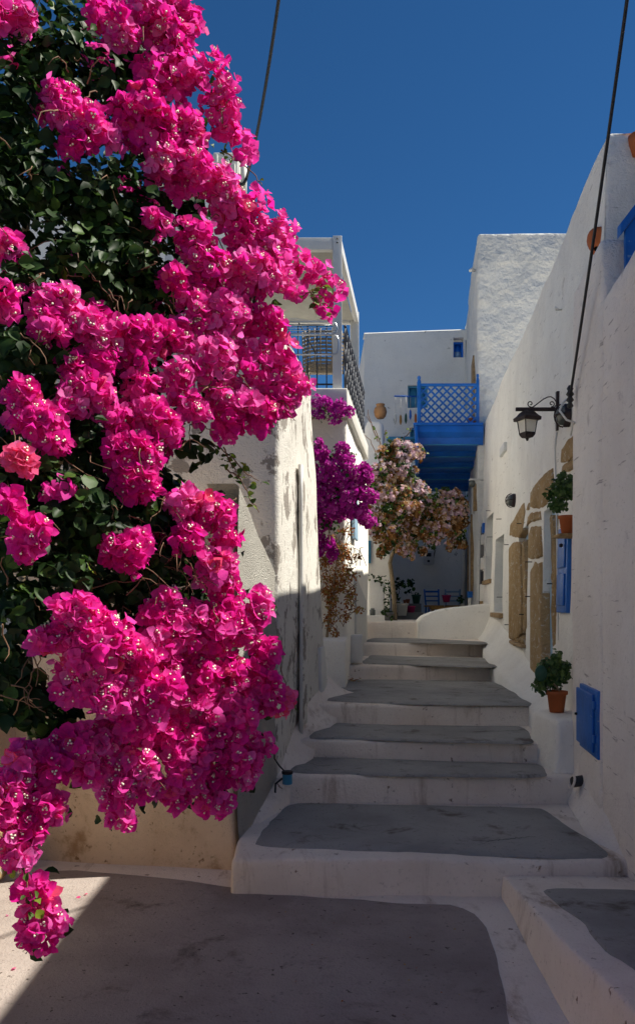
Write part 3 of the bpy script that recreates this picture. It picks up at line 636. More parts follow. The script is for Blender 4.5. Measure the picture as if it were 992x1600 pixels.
for j in range(ny):
    for i in range(nx):
        d = 10.6 + 2.66 * j / (ny - 1); x = -2.05 + (PX(d) - .11 + 2.05) * i / (nx - 1)
        V.append((x, d, zt - .10 - .05 * math.sin(math.pi * j / (ny - 1)) + .018 * math.sin(i * 1.1 + j * .25)))
part('canvas', MB().add(V, [(j * nx + i, j * nx + i + 1, (j + 1) * nx + i + 1, (j + 1) * nx + i) for j in range(ny - 1) for i in range(nx - 1)]), M['fabric'], t)
for k in (0, 1): part('bolt', MB().lathe([(.001, 0), (.014, 0), (.014, .01), (.001, .012)], 8, (PX(10.5) - .08, 10.497, zt - .03 - .05 * k)), M['black'], t)

# balcony railing
t = thing('balcony_railing', 'dark iron railing along the pergola balcony', 'railing', (PX(10.5), 10.5, 4.76))
zr = 5.62
for k in range(7):
    x = PX(10.5) - .22 - .125 * k; part('bar', MB().tube([(x, 10.55, 4.78), (x, 10.55, zr)], .008, 6), M['darkrail'], t)
part('front_rail', MB().tube([(-1.2, 10.55, zr), (PX(10.5) - .14, 10.55, zr)], .014, 8), M['darkrail'], t)
part('front_rail', MB().tube([(-1.2, 10.55, 4.84), (PX(10.5) - .14, 10.55, 4.84)], .012, 8), M['darkrail'], t)
for z in (4.80, 5.66):
    part('side_rail', MB().tube([(PX(10.7), 10.7, z), (PX(14.1), 14.1, z)], .018, 8), M['darkrail'], t)
for k in range(12):
    d = 10.8 + .28 * k; th = np.linspace(0, 2 * np.pi, 17)
    for j in range(3):
        zc = 4.94 + .29 * j; pts = np.stack([PX(d + .12 * np.cos(th)), d + .13 * np.cos(th), zc + .14 * np.sin(th)], 1)
        part('scroll', MB().tube(pts, .014, 5), M['darkrail'], t)
    part('bar', MB().tube([(PX(d + .14), d + .14, 4.80), (PX(d + .14), d + .14, 5.66)], .011, 5), M['darkrail'], t)

# drying rack hung on the railing
t = thing('drying_rack', 'white folding clothes airer hooked over the balcony railing', 'clothes airer', P(490, 545, 10.4))
def loop(y0, y1, x0, x1, d, r_=.012):
    a, b = P(x0, y0, d), P(x1, y1, d); c = .08
    return MB().tube([(a[0], d, a[2]), (b[0] - c, d, a[2]), (b[0] - .02, d, a[2] - .02), (b[0], d, a[2] - c), (b[0], d, b[2] + c), (b[0] - .02, d, b[2] + .02), (b[0] - c, d, b[2]), (a[0], d, b[2])], r_, 8)
part('frame', loop(523, 554, 440, 529, 10.36), M['chrome'], t)
part('top_frame', loop(503, 523, 440, 527, 10.33, .010), M['chrome'], t)
for y in (508, 512, 516, 520): part('wire', MB().tube([P(440, y + .5, 10.34), P(526, y, 10.34)], .005, 5), M['chrome'], t)
part('strut', MB().tube([P(466, 503, 10.4), P(495, 555, 10.44)], .008, 6), M['black'], t)

# woven chair on the balcony
cb = P(505, 606, 11.2); cb[2] = 4.77
t = thing('woven_chair', 'grey-brown woven plastic armchair on the balcony', 'chair', cb)
for a, b in (((-.22, -.2, 0), (-.2, -.18, .42)), ((.22, -.2, 0), (.2, -.18, .42)), ((-.22, .22, 0), (-.2, .2, .42)), ((.22, .22, 0), (.2, .2, .42))):
    part('leg', MB().tube([cb + a, cb + b], .02, 8), M['wicker'], t)
for k in range(9):                                                     # seat slats
    y = -.24 + k * .055; part('seat_slat', MB().obox(cb + [-.25, y, .41 + .01 * abs(k - 4)], (.5, 0, 0), (0, .042, 0), (0, 0, .018), r=.004, step=.3), M['wicker'], t)
for k in range(11):                                                    # curved back: woven bands
    z = .36 + k * .052; th = np.linspace(R(200), R(340), 12); rr = .29 + .02 * k / 10
    V = np.stack([cb[0] + rr * np.cos(th), cb[1] - .02 + rr * .85 * np.sin(th), np.full(12, cb[2] + z)], 1)
    V = np.concatenate([V, V + [0, 0, .036]]); part('back_band', MB().add(V, [(i, i + 1, 13 + i, 12 + i) for i in range(11)]), M['wicker'], t)
for k in range(10):
    th = R(200 + 140 * k / 9); p_ = cb + [.29 * math.cos(th), -.02 + .246 * math.sin(th), .36]
    part('back_stay', MB().tube([p_, p_ + [.018 * math.cos(th), .018 * math.sin(th), .58]], .011, 5), M['wicker'], t)

# ------------------------------------------------------------------ blue balcony
BD = 17.0
t = thing('blue_balcony', 'blue wooden balcony with lattice side and stepped underside', 'balcony', P(700, 668, BD)); bb = t
ly = [(665, 693, 17.0), (692, 712, 17.9), (711, 729, 18.8), (728, 748, 19.7), (747, 766, 20.5)]
for i, (ya, yb, d) in enumerate(ly):
    z1 = P(0, ya, d)[2] if i == 0 else zprev; z0 = P(0, yb, d)[2]; zprev = z0 + .03
    xl = 2.13 + .135 * (d - 17); dn = 20.9
    mb = MB()
    # S-shaped near edge: profile in (d, z)
    h = z1 - z0; prof = [(0, z1), (0, z1 - h * .35), (.05, z1 - h * .5), (.10, z1 - h * .62), (.14, z0 + .02), (.17, z0), (dn - d, z0 + .02), (dn - d, z1)]
    A = [(xl + .135 * q, d + q, z) for q, z in prof]; Bq = [(TX(d + q) + .12, d + q, z) for q, z in prof]
    m = len(A); mb.add(A + Bq, [tuple(range(m)), tuple(range(2 * m - 1, m - 1, -1))] + [(k, m + k, m + (k + 1) % m, (k + 1) % m) for k in range(m)])
    sb = sharp(part('stepped_board', mb, M['deepblue'], t), 25)
    part('edge_highlight', MB().tube([(xl + .03, d + .155, z0 + .004), (TX(d + .155) + .02, d + .155, z0 + .004)], .014, 6), M['sea'], sb)  # edge highlight put in as a paler blue tube along the bottom edge
    part('edge_highlight', MB().tube([(xl - .008 + .135 * q, d + q, z) for q, z in prof[1:6]], .012, 6), M['sea'], sb)  # same painted highlight, following the S-shaped end of the board
zf = P(0, 665, 17)[2]
part('side_panel', MB().hexa([(2.06, 16.95, 5.0), (2.125, 16.95, 5.0), (2.63, 20.9, 4.8), (2.57, 20.9, 4.8), (2.06, 16.95, zf), (2.125, 16.95, zf), (2.63, 20.9, zf), (2.57, 20.9, zf)], r=.01, step=.6), M['deepblue'], t)
part('floor_board', MB().hexa([(2.02, 16.92, zf), (3.50, 16.92, zf), (TX(20.9) + .1, 20.9, zf), (2.6, 20.9, zf), (2.02, 16.92, zf + .05), (3.50, 16.92, zf + .05), (TX(20.9) + .1, 20.9, zf + .05), (2.6, 20.9, zf + .05)], r=.012, step=.8), M['deepblue'], t)
def bpost(px0, px1, ytop, d=BD):
    a, b = P(px0, ytop, d), P(px1, ytop, d); w = b[0] - a[0]; cx = (a[0] + b[0]) / 2; zt_ = a[2]
    mb = MB().box(a[0], b[0], d, d + w, zf + .05, zt_ - .10, r=.006, step=2); mb.lathe([(w * .35, 0), (w * .5, .02), (w * .33, .04), (w * .5, .06), (w * .5, .10), (w * .2, .12)], 10, (cx, d + w / 2, zt_ - .10)); return mb
sharp(part('post', bpost(652, 657.5, 588), M['blue'], t)); sharp(part('post', bpost(744, 748.5, 585), M['blue'], t))
x0, x1 = P(657.5, 0, BD)[0], P(744, 0, BD)[0]; z0, z1 = P(0, 660, BD)[2], P(0, 603, BD)[2]
part('top_rail', MB().box(x0, x1, BD, BD + .06, z1, z1 + .055, r=.006, step=2), M['blue'], t)
part('bottom_rail', MB().box(x0, x1, BD, BD + .06, zf + .055, z0, r=.006, step=2), M['blue'], t)
wS = .018
def clip(c0, sgn):                                                     # slat along x = c0 + sgn*(z - z0), clipped to the panel
    za, zb = z0, z1
    xa, xb = c0, c0 + sgn * (z1 - z0); pts = []
    t0, t1 = 0.0, 1.0; dx = xb - xa
    for lim, s_ in ((x0, 1), (x1, -1)):
        fa = s_ * (xa - lim); fb = s_ * (xb - lim)
        if fa < 0 and fb < 0: return None
        if fa < 0: t0 = max(t0, fa / (fa - fb))
        if fb < 0: t1 = min(t1, fa / (fa - fb))
    if t1 - t0 < .03: return None
    return (xa + dx * t0, z0 + (z1 - z0) * t0), (xa + dx * t1, z0 + (z1 - z0) * t1)
sp = (x1 - x0) / 7.0
for sgn, yd in ((1, BD + .012), (-1, BD + .030)):
    for k in range(-6, 15):
        q = clip(x0 + (k + .3) * sp * 1.0, sgn)
        if not q: continue
        (xa, za), (xb, zb) = q; L = math.hypot(xb - xa, zb - za); ux, uz = (xb - xa) / L, (zb - za) / L; nx_, nz_ = -uz * wS, ux * wS
        part('lattice_slat', MB().prism([(xa - nx_, yd, za - nz_), (xb - nx_, yd, zb - nz_), (xb + nx_, yd, zb + nz_), (xa + nx_, yd, za + nz_)], (0, .016, 0)), M['blue'], t, smooth=False)
for k in range(13):                                                    # street-side balusters
    d = 17.3 + k * .28; x = 2.15 + .135 * (d - 17); part('baluster', MB().tube([(x, d, zf + .05), (x, d, z1)], .018, 6), M['blue'], t)
part('street_rail', MB().tube([(2.15, 17.1, z1 + .03), (2.65, 20.8, z1 + .03)], .03, 8), M['blue'], t)
sharp(part('post', MB().box(2.6, 2.68, 20.75, 20.83, zf + .05, z1 + .15, r=.006, step=2), M['blue'], t))
# a box and pots seen through the lattice
b_ = P(717, 0, 18.0); t = thing('blue_planter', 'small dark blue planter box behind the balcony lattice', 'planter', (b_[0], 18, zf + .05))
part('box', MB().box(b_[0] - .14, b_[0] + .14, 17.9, 18.1, zf + .05, zf + .25, r=.01, step=.3), M['deepblue'], t)
part('panel', MB().box(b_[0] - .06, b_[0] + .06, 17.885, 17.9, zf + .09, zf + .2, r=.004, step=.3), M['sea'], t)
b_ = P(737, 0, 17.6); single('clay_pot', MB().lathe([(.07, 0), (.10, .18), (.12, .19), (.12, .23), (.09, .23)], 14, (b_[0], 17.6, zf + .05)), M['terracotta'], 'small terracotta pot behind the balcony lattice near the house wall', 'pot', (b_[0], 17.6, zf + .05))

# ------------------------------------------------------------------ wall lantern and lamps on the right house
t = thing('wall_lantern', 'iron wall lantern hanging from a rusty scrolled bracket on the right house', 'lantern', RW(872, 640))
ld = RW(872, 640, .04); D = ld[1]
def L(px, py): return P(px, py, D)
sharp(part('back_plate', MB().box(L(868, 0)[0], L(875.5, 0)[0], D - .03, D + .02, L(0, 673)[2], L(0, 612)[2], r=.004, step=.5), M['iron'], t))
sharp(part('arm', MB().box(L(805, 0)[0], L(868, 0)[0], D - .02, D + .01, L(0, 642.5)[2], L(0, 637)[2], r=.003, step=.5), M['iron'], t))
def spiral(cx, cy, r0, turns, start, sgn=1):
    th = np.linspace(0, turns * 2 * np.pi, 22); return [L(cx + (r0 * (1 - .75 * q / th[-1])) * math.cos(start + sgn * q), cy + (r0 * (1 - .75 * q / th[-1])) * math.sin(start + sgn * q)) for q in th]
def scr(*ps): return MB().tube([p_ + np.array([0, -.005, 0]) for p_ in ps], .006, 6)
cur = [L(829, 637), L(833, 635.5), L(840, 630), L(848, 624), L(855, 620.5), L(860, 620), L(865, 623), L(868, 628), L(868, 633), L(865, 636.5), L(861, 636)]
part('scroll', scr(*cur), M['iron'], t)
part('scroll', scr(*spiral(828, 631, 5, 1.1, R(80), 1)), M['iron'], t)
part('scroll', scr(*spiral(861, 631, 5, 1.1, R(100), -1)), M['iron'], t)
lc = L(823, 0)[0]; pxm = D / F
def ring(mb, prof, mi=0):                                              # four-sided lantern sections
    V = []
    for hw, py in prof:
        h = hw * pxm; z = L(0, py)[2]; a = R(20); ca, sa = math.cos(a), math.sin(a)
        for sx, sy in ((-1, -1), (1, -1), (1, 1), (-1, 1)): V.append((lc + h * (ca * sx - sa * sy), D - .005 + h * (sa * sx + ca * sy), z))
    m = len(prof); return mb.add(V, [(k * 4 + i, k * 4 + (i + 1) % 4, (k + 1) * 4 + (i + 1) % 4, (k + 1) * 4 + i) for k in range(m - 1) for i in range(4)] + [(3, 2, 1, 0), tuple((m - 1) * 4 + i for i in range(4))])
part('hood', ring(MB(), [(15, 657.5), (15.5, 653), (11.5, 649), (9, 645), (5, 642), (2, 641)]), M['iron'], t, smooth=False)
part('glass', ring(MB(), [(7.2, 677), (11.0, 654)]), M['frost'], t, smooth=False)
part('base', ring(MB(), [(1.0, 689), (2, 685), (6, 684), (8.5, 680), (8.3, 676)]), M['iron'], t, smooth=False)
a = R(20); ca, sa = math.cos(a), math.sin(a)
for sx, sy in ((-1, -1), (1, -1), (1, 1), (-1, 1)):
    def cp(hw, py): h = hw * pxm; return (lc + h * (ca * sx - sa * sy), D - .005 + h * (sa * sx + ca * sy), L(0, py)[2])
    part('glazing_bar', MB().tube([cp(8.2, 679), cp(11.4, 652)], .006, 5), M['iron'], t)
part('hanger', MB().tube([(lc, D - .005, L(0, 642)[2]), (lc, D - .005, L(0, 640)[2])], .012, 8), M['iron'], t)
part('supply_cable', MB().tube([L(868, 674) + [.02, .03, 0], RW(868, 700, .012), RW(870, 760, .012), RW(872, 900, .012), RW(874, 1000, .012)], .008, 6), M['box'], t)

def bulkhead(px, py, w, h, label, mt='lens'):
    c = RW(px, py, .0); t = thing('bulkhead_lamp', label, 'lamp', c, 'wall lamps on the right house')
    mb = MB(); V = []; n = 18; Fc = []
    for rr, o in ((1.0, 0), (1.0, .05), (.85, .06)):
        for k in range(n):
            a = 2 * np.pi * k / n; V.append(c + TR * (w * rr * math.cos(a)) + Z3 * (h * rr * math.sin(a)) + NR * o)
    part('rim', mb.add(V, [(k * n + i, k * n + (i + 1) % n, (k + 1) * n + (i + 1) % n, (k + 1) * n + i) for k in range(2) for i in range(n)] + [tuple(range(n))]), M['iron'], t)
    V = []
    for rr, o in ((.86, .058), (.8, .09), (.55, .12), (.05, .13)):
        for k in range(n):
            a = 2 * np.pi * k / n; V.append(c + TR * (w * rr * math.cos(a)) + Z3 * (h * rr * math.sin(a)) + NR * o)
    part('lens', MB().add(V, [(k * n + i, k * n + (i + 1) % n, (k + 1) * n + (i + 1) % n, (k + 1) * n + i) for k in range(3) for i in range(n)]), M[mt], t)
    part('guard_bar', MB().tube([c + TR * (w * math.cos(a)) + NR * (.06 + .085 * math.sin(a)) for a in np.linspace(0, np.pi, 9)], .008, 5), M['iron'], t)
    part('guard_bar', MB().tube([c + Z3 * (h * math.cos(a)) + NR * (.06 + .085 * math.sin(a)) for a in np.linspace(0, np.pi, 9)], .008, 5), M['iron'], t)
bulkhead(805, 782, .12, .10, 'dark oval bulkhead lamp above the tall stone-framed shutter')
bulkhead(889, 649, .10, .115, 'dark oval bulkhead lamp beneath the hanging cable, right of the lantern')
c = P(737, 755, 17.0); t = thing('glass_lamp', 'small glass lamp on the wall under the blue balcony', 'lamp', c)
part('globe', MB().lathe([(.02, -.09), (.06, -.07), (.075, 0), (.06, .05), (.03, .06)], 12, c), M['lens'], t)
part('cap', MB().lathe([(.05, .055), (.075, .06), (.06, .09), (.01, .10)], 12, c), M['box'], t)
part('bracket', MB().tube([c + [0, 0, .08], c + [.28, .12, .08]], .012, 6), M['box'], t)
single('junction_box', on_wall(RW(790, 703)[1] - .1, RW(784, 703)[1] - .05, RW(787, 703)[2] - .08, RW(787, 703)[2] + .06, -.01, .05, r=.01, step=.3), M['box'], 'small white square junction box left of the lantern', 'junction box', RW(787, 703))

# cables
def sag(a, b, s, n=16):
    tt = np.linspace(0, 1, n)[:, None]; p_ = np.asarray(a) * (1 - tt) + np.asarray(b) * tt; p_[:, 2] -= s * 4 * (tt * (1 - tt))[:, 0]; return p_
t = thing('overhead_cable', 'black overhead cable running down to the right house wall beside the lantern', 'cable', RW(891, 625, .05))
e = P(890, 620, 6.92); part('line', MB().tube(sag(P(985, -45, 4.7), e, .05), .012, 6), M['black'], t)
part('clamp', MB().lathe([(.012, -.10), (.03, -.08), (.016, -.05), (.035, -.03), (.018, 0), (.036, .02), (.02, .05), (.03, .07), (.012, .10)], 8, e + [0, 0, .0]), M['black'], t)
part('tail', MB().tube([e, e + [-.06, .02, -.05], e + [-.09, 0, -.12], e + [-.03, 0, -.2], e + [.03, 0, -.22], RW(896, 680, .03)], .009, 6), M['box'], t)
t = thing('roof_cable', 'black cable rising from the white rooftop pipe across the sky', 'cable', (-1.15, 12.44, 8.4))
part('line', MB().tube(sag((-1.1, 12.42, 8.55), P(441, -40, 9.0), .22), .022, 6), M['black'], t)
part('hook', MB().tube([(-1.1, 12.42, 8.55), (-1.14, 12.40, 8.46), (-1.2, 12.42, 8.44)], .025, 6), M['black'], t)
part('clamp', MB().lathe([(.02, -.05), (.045, -.03), (.045, .03), (.02, .05)], 8, (-1.2, 12.42, 8.44)), M['black'], t)
single('wall_hook', MB().tube([RW(877, 484, 0), RW(877, 484, .06), RW(878, 480, .07), RW(880, 482, .06)], .010, 6), M['box'], 'small pale hook high on the right house wall', 'hook', RW(877, 484))

# ------------------------------------------------------------------ near wall fittings
def NW(px, py, off=0):
    d = 1.47 / ((px - CX) / F - .11); z = EYE - (py - HY) / F * d; return np.array([XN(d) - off, d + .11 * off, z])
NN = np.array([-1, .11, 0]) / math.hypot(1, .11)
def on_near(d0, d1, z0, z1, o0, o1, **k):
    a = lambda d, z, o: np.array([XN(d), d, z]) + NN * o
    return MB().hexa([a(d0, z0, o1), a(d0, z0, o0), a(d1, z0, o0), a(d1, z0, o1), a(d0, z1, o1), a(d0, z1, o0), a(d1, z1, o0), a(d1, z1, o1)], **k)
t = thing('meter_cupboard', 'blue painted meter cupboard set low in the right-hand wall', 'cupboard', (XN(6.4), 6.4, .75))
part('frame', on_near(6.05, 6.68, .765, 1.285, -.05, .020, r=.006, step=.4), M['blue'], t)
dd = part('door', on_near(6.15, 6.72, .80, 1.25, .020, .040, r=.008, step=.4), M['blue'], t)
part('knob', MB().lathe([(.001, -.012), (.014, -.008), (.014, .008), (.001, .012)], 8, np.array([XN(6.72), 6.68, 1.03]) + NN * .052), M['iron'], dd)
for z in (.88, 1.14): part('hinge', on_near(6.10, 6.165, z, z + .06, .018, .038, r=.004, step=.4), M['blue'], dd)
c = np.array([2.165, 6.67, .47])
t = thing('drain_pipe', 'dark open drain pipe end at the foot of the right-hand wall', 'drain', c)
part('pipe', MB().tube([c + [.3, .06, .03], c + [-.05, -.04, 0]], .045, 14), M['dark'], t)
part('lip', MB().tube([c + [-.055 + .05 * math.sin(a) * .3, -.03 + .05 * math.cos(a), .05 * math.sin(a)] for a in np.linspace(.2, 5.8, 14)], .010, 6), M['riser'], t)
# terracotta dish on top of the wall
c = P(937, 384, 6.85); t = thing('terracotta_dish', 'terracotta dish hanging over the top of the right-hand wall', 'dish', c)
V = []; n = 22; ax = np.array([-.62, -.25, -.75]); ax /= np.linalg.norm(ax); e1 = np.cross(ax, [0, 1, 0]); e1 /= np.linalg.norm(e1); e2 = np.cross(ax, e1)
for rr, o in ((.03, .05), (.07, .05), (.09, .03), (.14, -.02), (.15, -.045), (.135, -.045), (.08, .0)):
    for k in range(n): a = 2 * np.pi * k / n; V.append(c + e1 * rr * math.cos(a) + e2 * rr * math.sin(a) + ax * o)
part('bowl', MB().add(V, [(k * n + i, k * n + (i + 1) % n, (k + 1) * n + (i + 1) % n, (k + 1) * n + i) for k in range(6) for i in range(n)] + [tuple(range(n)), tuple(6 * n + i for i in range(n))]), M['terracotta'], t)
part('stub', MB().tube([c + [0.02, 0, .03], c + [.06, 0, -.16]], [.035, .04], 10), M['terracotta'], t)
# blue gate leaf on the terrace above
t = thing('blue_gate', 'blue boarded gate at the top of the right-hand wall', 'gate', (2.45, 5.95, 4.2))
for k in range(4):
    x = 2.26 + .16 * k; zz = 4.70 + 1.3 * (x - 2.26)
    part('board', MB().hexa([(x, 5.88, 4.1), (x + .15, 5.88, 4.1), (x + .15, 5.915, 4.1), (x, 5.915, 4.1), (x, 5.88, zz), (x + .15, 5.88, zz + .195), (x + .15, 5.915, zz + .195), (x, 5.915, zz)], r=.004, step=1), M['blue'], t)
part('cap_rail', MB().hexa([(2.22, 5.86, 4.65), (2.92, 5.86, 5.56), (2.92, 5.94, 5.56), (2.22, 5.94, 4.65), (2.22, 5.86, 4.74), (2.92, 5.86, 5.65), (2.92, 5.94, 5.65), (2.22, 5.94, 4.74)], r=.008, step=.5), M['blue'], t)
c = P(1004, 224, 6.6); single('roof_pot', MB().lathe([(.08, -.10), (.11, .0), (.12, .06), (.10, .06)], 14, c), M['terracotta'], 'terracotta pot at the top right corner of the roof', 'pot', c)

# stair-side things on the left
t = thing('meter_box', 'white metal box with a door standing beside the upper steps', 'box', P(558, 1036, 11.6))
a, b = P(546, 1036, 11.55), P(566, 992, 11.55)
part('body', MB().box(a[0], b[0], 11.55, 11.85, a[2], b[2], r=.012, step=.3), M['box'], t)
part('door', MB().box(a[0] + .02, b[0] - .03, 11.53, 11.555, a[2] + .03, b[2] - .02, r=.006, step=.3), M['box'], t)
c = P(449, 1216, 6.72); t = thing('blue_tin', 'dented blue tin tied to the left wall beside the second step', 'tin', c)
part('body', MB().lathe([(.035, -.05), (.042, -.045), (.040, .04), (.043, .05), (.030, .05)], 16, c), M['sea'], t)
part('rim', MB().lathe([(.041, .035), (.047, .04), (.047, .06), (.035, .06)], 16, c), M['iron'], t)
part('tie', MB().tube([c + [-.02, .02, .05], c + [-.07, .03, .10], c + [-.11, .03, .16], c + [-.11, .02, .30]], .007, 6), M['black'], t)
part('lower_tie', MB().tube([c + [-.04, 0, 0], c + [-.10, .02, -.05], c + [-.105, .02, -.16], c + [-.10, .02, -.20]], .009, 6), M['black'], t)
c = P(588, 962, 15.7)
t = thing('white_pillar', 'low white pillar draped with green creeper at the top of the steps', 'pillar', (c[0], 15.7, 1.6)); wp = t
a, b = P(576, 962, 15.7), P(601, 905, 15.7)
part('pillar', MB().hexa([(a[0], 15.7, 1.5), (b[0], 15.7, 1.5), (b[0], 16.1, 1.5), (a[0], 16.1, 1.5), (a[0], 15.7, b[2]), (b[0], 15.7, b[2] - .06), (b[0], 16.1, b[2] - .06), (a[0], 16.1, b[2])], r=.04, step=.15, amp=.01), M['white'], t)
part('base', MB().box(P(571, 0, 15.6)[0], P(600, 0, 15.6)[0], 15.45, 15.72, 1.55, 1.72, r=.02, step=.2, amp=.006), M['white'], t)
c = P(582, 957, 15.55); single('lantern_jar', MB().lathe([(.05, 0), (.055, .02), (.055, .10), (.035, .12), (.035, .14)], 12, (c[0], 15.58, 1.72)), M['lens'], 'small glass jar lantern on the base of the white pillar', 'jar', (c[0], 15.58, 1.72))

# ------------------------------------------------------------------ vegetation
def blade(l=1.0, w=.42, fold=.12, droop=.12, base=.12):
    """a leaf or bract of length l along +y: midrib lower than the edges, tip drooping"""
    v = np.array([(0, 0, 0), (-w * .75, .22, fold * .7), (0, .3, -fold * .2), (w * .75, .22, fold * .7), (-w, .5, fold), (0, .58, -fold * .3), (w, .5, fold), (-w * .55, .8, fold * .3), (w * .55, .8, fold * .3), (0, 1.0, -droop)])
    v[:, 1] = v[:, 1] * l + base; v[:, 0] *= l; v[:, 2] *= l
    f = [(0, 2, 1), (0, 3, 2), (1, 2, 5, 4), (2, 3, 6, 5), (4, 5, 7), (5, 6, 8), (7, 5, 9), (5, 8, 9)]
    return v, f
def rotz(v, a):
    c, s = math.cos(a), math.sin(a); return v @ np.array([[c, s, 0], [-s, c, 0], [0, 0, 1]])
def rotx(v, a):
    c, s = math.cos(a), math.sin(a); return v @ np.array([[1, 0, 0], [0, c, s], [0, -s, c]])
def blossom(seed, florets=True):
    """three papery bracts cupped round the axis +z, small cream florets inside; unit = bract length"""
    r = random.Random(seed); V = []; Fc = []; mi = []
    for k in range(3):
        v, f = blade(1.0 * r.uniform(.85, 1.1), r.uniform(.44, .56), r.uniform(.06, .22), r.uniform(-.1, .25), .04)
        v = rotz(rotx(v, R(r.uniform(18, 52))), R(120 * k + r.uniform(-14, 14)))
        n = len(V); V += v.tolist(); Fc += [tuple(i + n for i in q) for q in f]; mi += [0] * len(f)
    if florets:
        for k in range(r.choice((1, 1, 2, 3))):
            a = R(120 * k + 40); cx, cy, cz = .16 * math.cos(a), .16 * math.sin(a), .62 + r.uniform(-.06, .1); n = len(V)
            V += [(cx + .095 * math.cos(2 * math.pi * q / 6 + k), cy + .095 * math.sin(2 * math.pi * q / 6 + k), cz) for q in range(6)] + [(cx * .5, cy * .5, .05)]
            Fc += [tuple(n + q for q in range(6))] + [(n + q, n + 6, n + (q + 1) % 6) for q in (0, 2, 4)]; mi += [1] * 4
    return np.array(V), Fc, mi
def frames(nrm, spin=None):
    nrm = nrm / (np.linalg.norm(nrm, axis=1, keepdims=True) + 1e-9); n = len(nrm)
    ref = rng.normal(size=(n, 3)) if spin is None else np.broadcast_to(spin, (n, 3))
    y = ref - nrm * (ref * nrm).sum(1, keepdims=True); y /= np.linalg.norm(y, axis=1, keepdims=True) + 1e-9
    x = np.cross(y, nrm); return np.stack([x, y, nrm], 1)              # rows: x, y, z axes
def instance(mb, tmpl, pos, frm, sc, tint):
    tv, tf, mi = tmpl; n = len(pos); m = len(tv)
    V = pos[:, None, :] + sc[:, None, None] * np.einsum('ij,njk->nik', tv, frm)
    base = mb.n; mb.v.append(V.reshape(-1, 3)); mb.t.append(np.repeat(tint, m)); mb.n += n * m
    for k in range(n):
        o = base + k * m; mb.f += [tuple(o + i for i in q) for q in tf]
    mb.m += list(mi) * n
    return mb
BL = [blossom(k, k % 3 == 0) for k in range(9)]
BN = [blossom(30 + k, k == 0) for k in range(5)]
lv, lf = blade(1, .38, .14, .18); LEAF = [(lv, lf, [0] * len(lf))]
lv, lf = blade(1, .46, .05, .30); LEAF.append((lv, lf, [0] * len(lf)))
lv, lf = blade(1, .33, .22, -.05); LEAF.append((lv, lf, [0] * len(lf)))

def clumps(blobs, dfun, per, sub_r, bias=(.25, -.9, .35), zfl=.75, spread=1.0):
    """scatter points in 3-D clumps: blobs are (px, py, rx, ry[, extra depth]) seen from the lane; returns position, outward direction, blob index"""
    Ps, Ns, Bs = [], [], []
    for bi, b in enumerate(blobs):
        px, py, rx, ry = b[:4]; d = dfun(px, py) + (b[4] if len(b) > 4 else 0); c = P(px, py, d); k = d / F
        rad = np.array([rx * k, zfl * min(rx, ry) * k, ry * k]); area = math.pi * rx * ry
        ns = max(1, int(round(area / (math.pi * sub_r ** 2) * 1.5 * spread))); srad = sub_r * k
        u = rng.normal(size=(ns, 3)); u /= np.linalg.norm(u, axis=1, keepdims=True); u = u * (rng.random((ns, 1)) ** .42)
        u[:, 1] -= .12
        lim = np.maximum(rad - srad * .6, srad * .2); sc_ = c + u * lim
        for q in sc_:
            m = max(3, int(per * rng.uniform(.75, 1.25))); w = rng.normal(size=(m, 3)); w /= np.linalg.norm(w, axis=1, keepdims=True)
            w = w * (.35 + .65 * rng.random((m, 1)) ** .5); p_ = q + w * srad
            n_ = .55 * w + .6 * (p_ - c) / rad + np.array(bias) * .8 + rng.normal(size=(m, 3)) * .38
            Ps.append(p_); Ns.append(n_); Bs += [bi] * m
    return np.concatenate(Ps), np.concatenate(Ns), np.array(Bs)

def child_mesh(name, tmpl, mats, tint):
    mb = MB(); mb.add(tmpl[0], tmpl[1], tint=tint); mb.m = list(tmpl[2]); me = mb.mesh(name, (0, 0, 0), True, True); _mats(me, mats); return me
def child_at(name, me, parent, pos, frm, sc):
    o = bpy.data.objects.new(name, me); COL.objects.link(o); o.parent = parent
    m = Matrix(((frm * sc).T).tolist()).to_4x4(); m.translation = Vector((pos - ORG[parent]).tolist()); o.matrix_local = m; return o

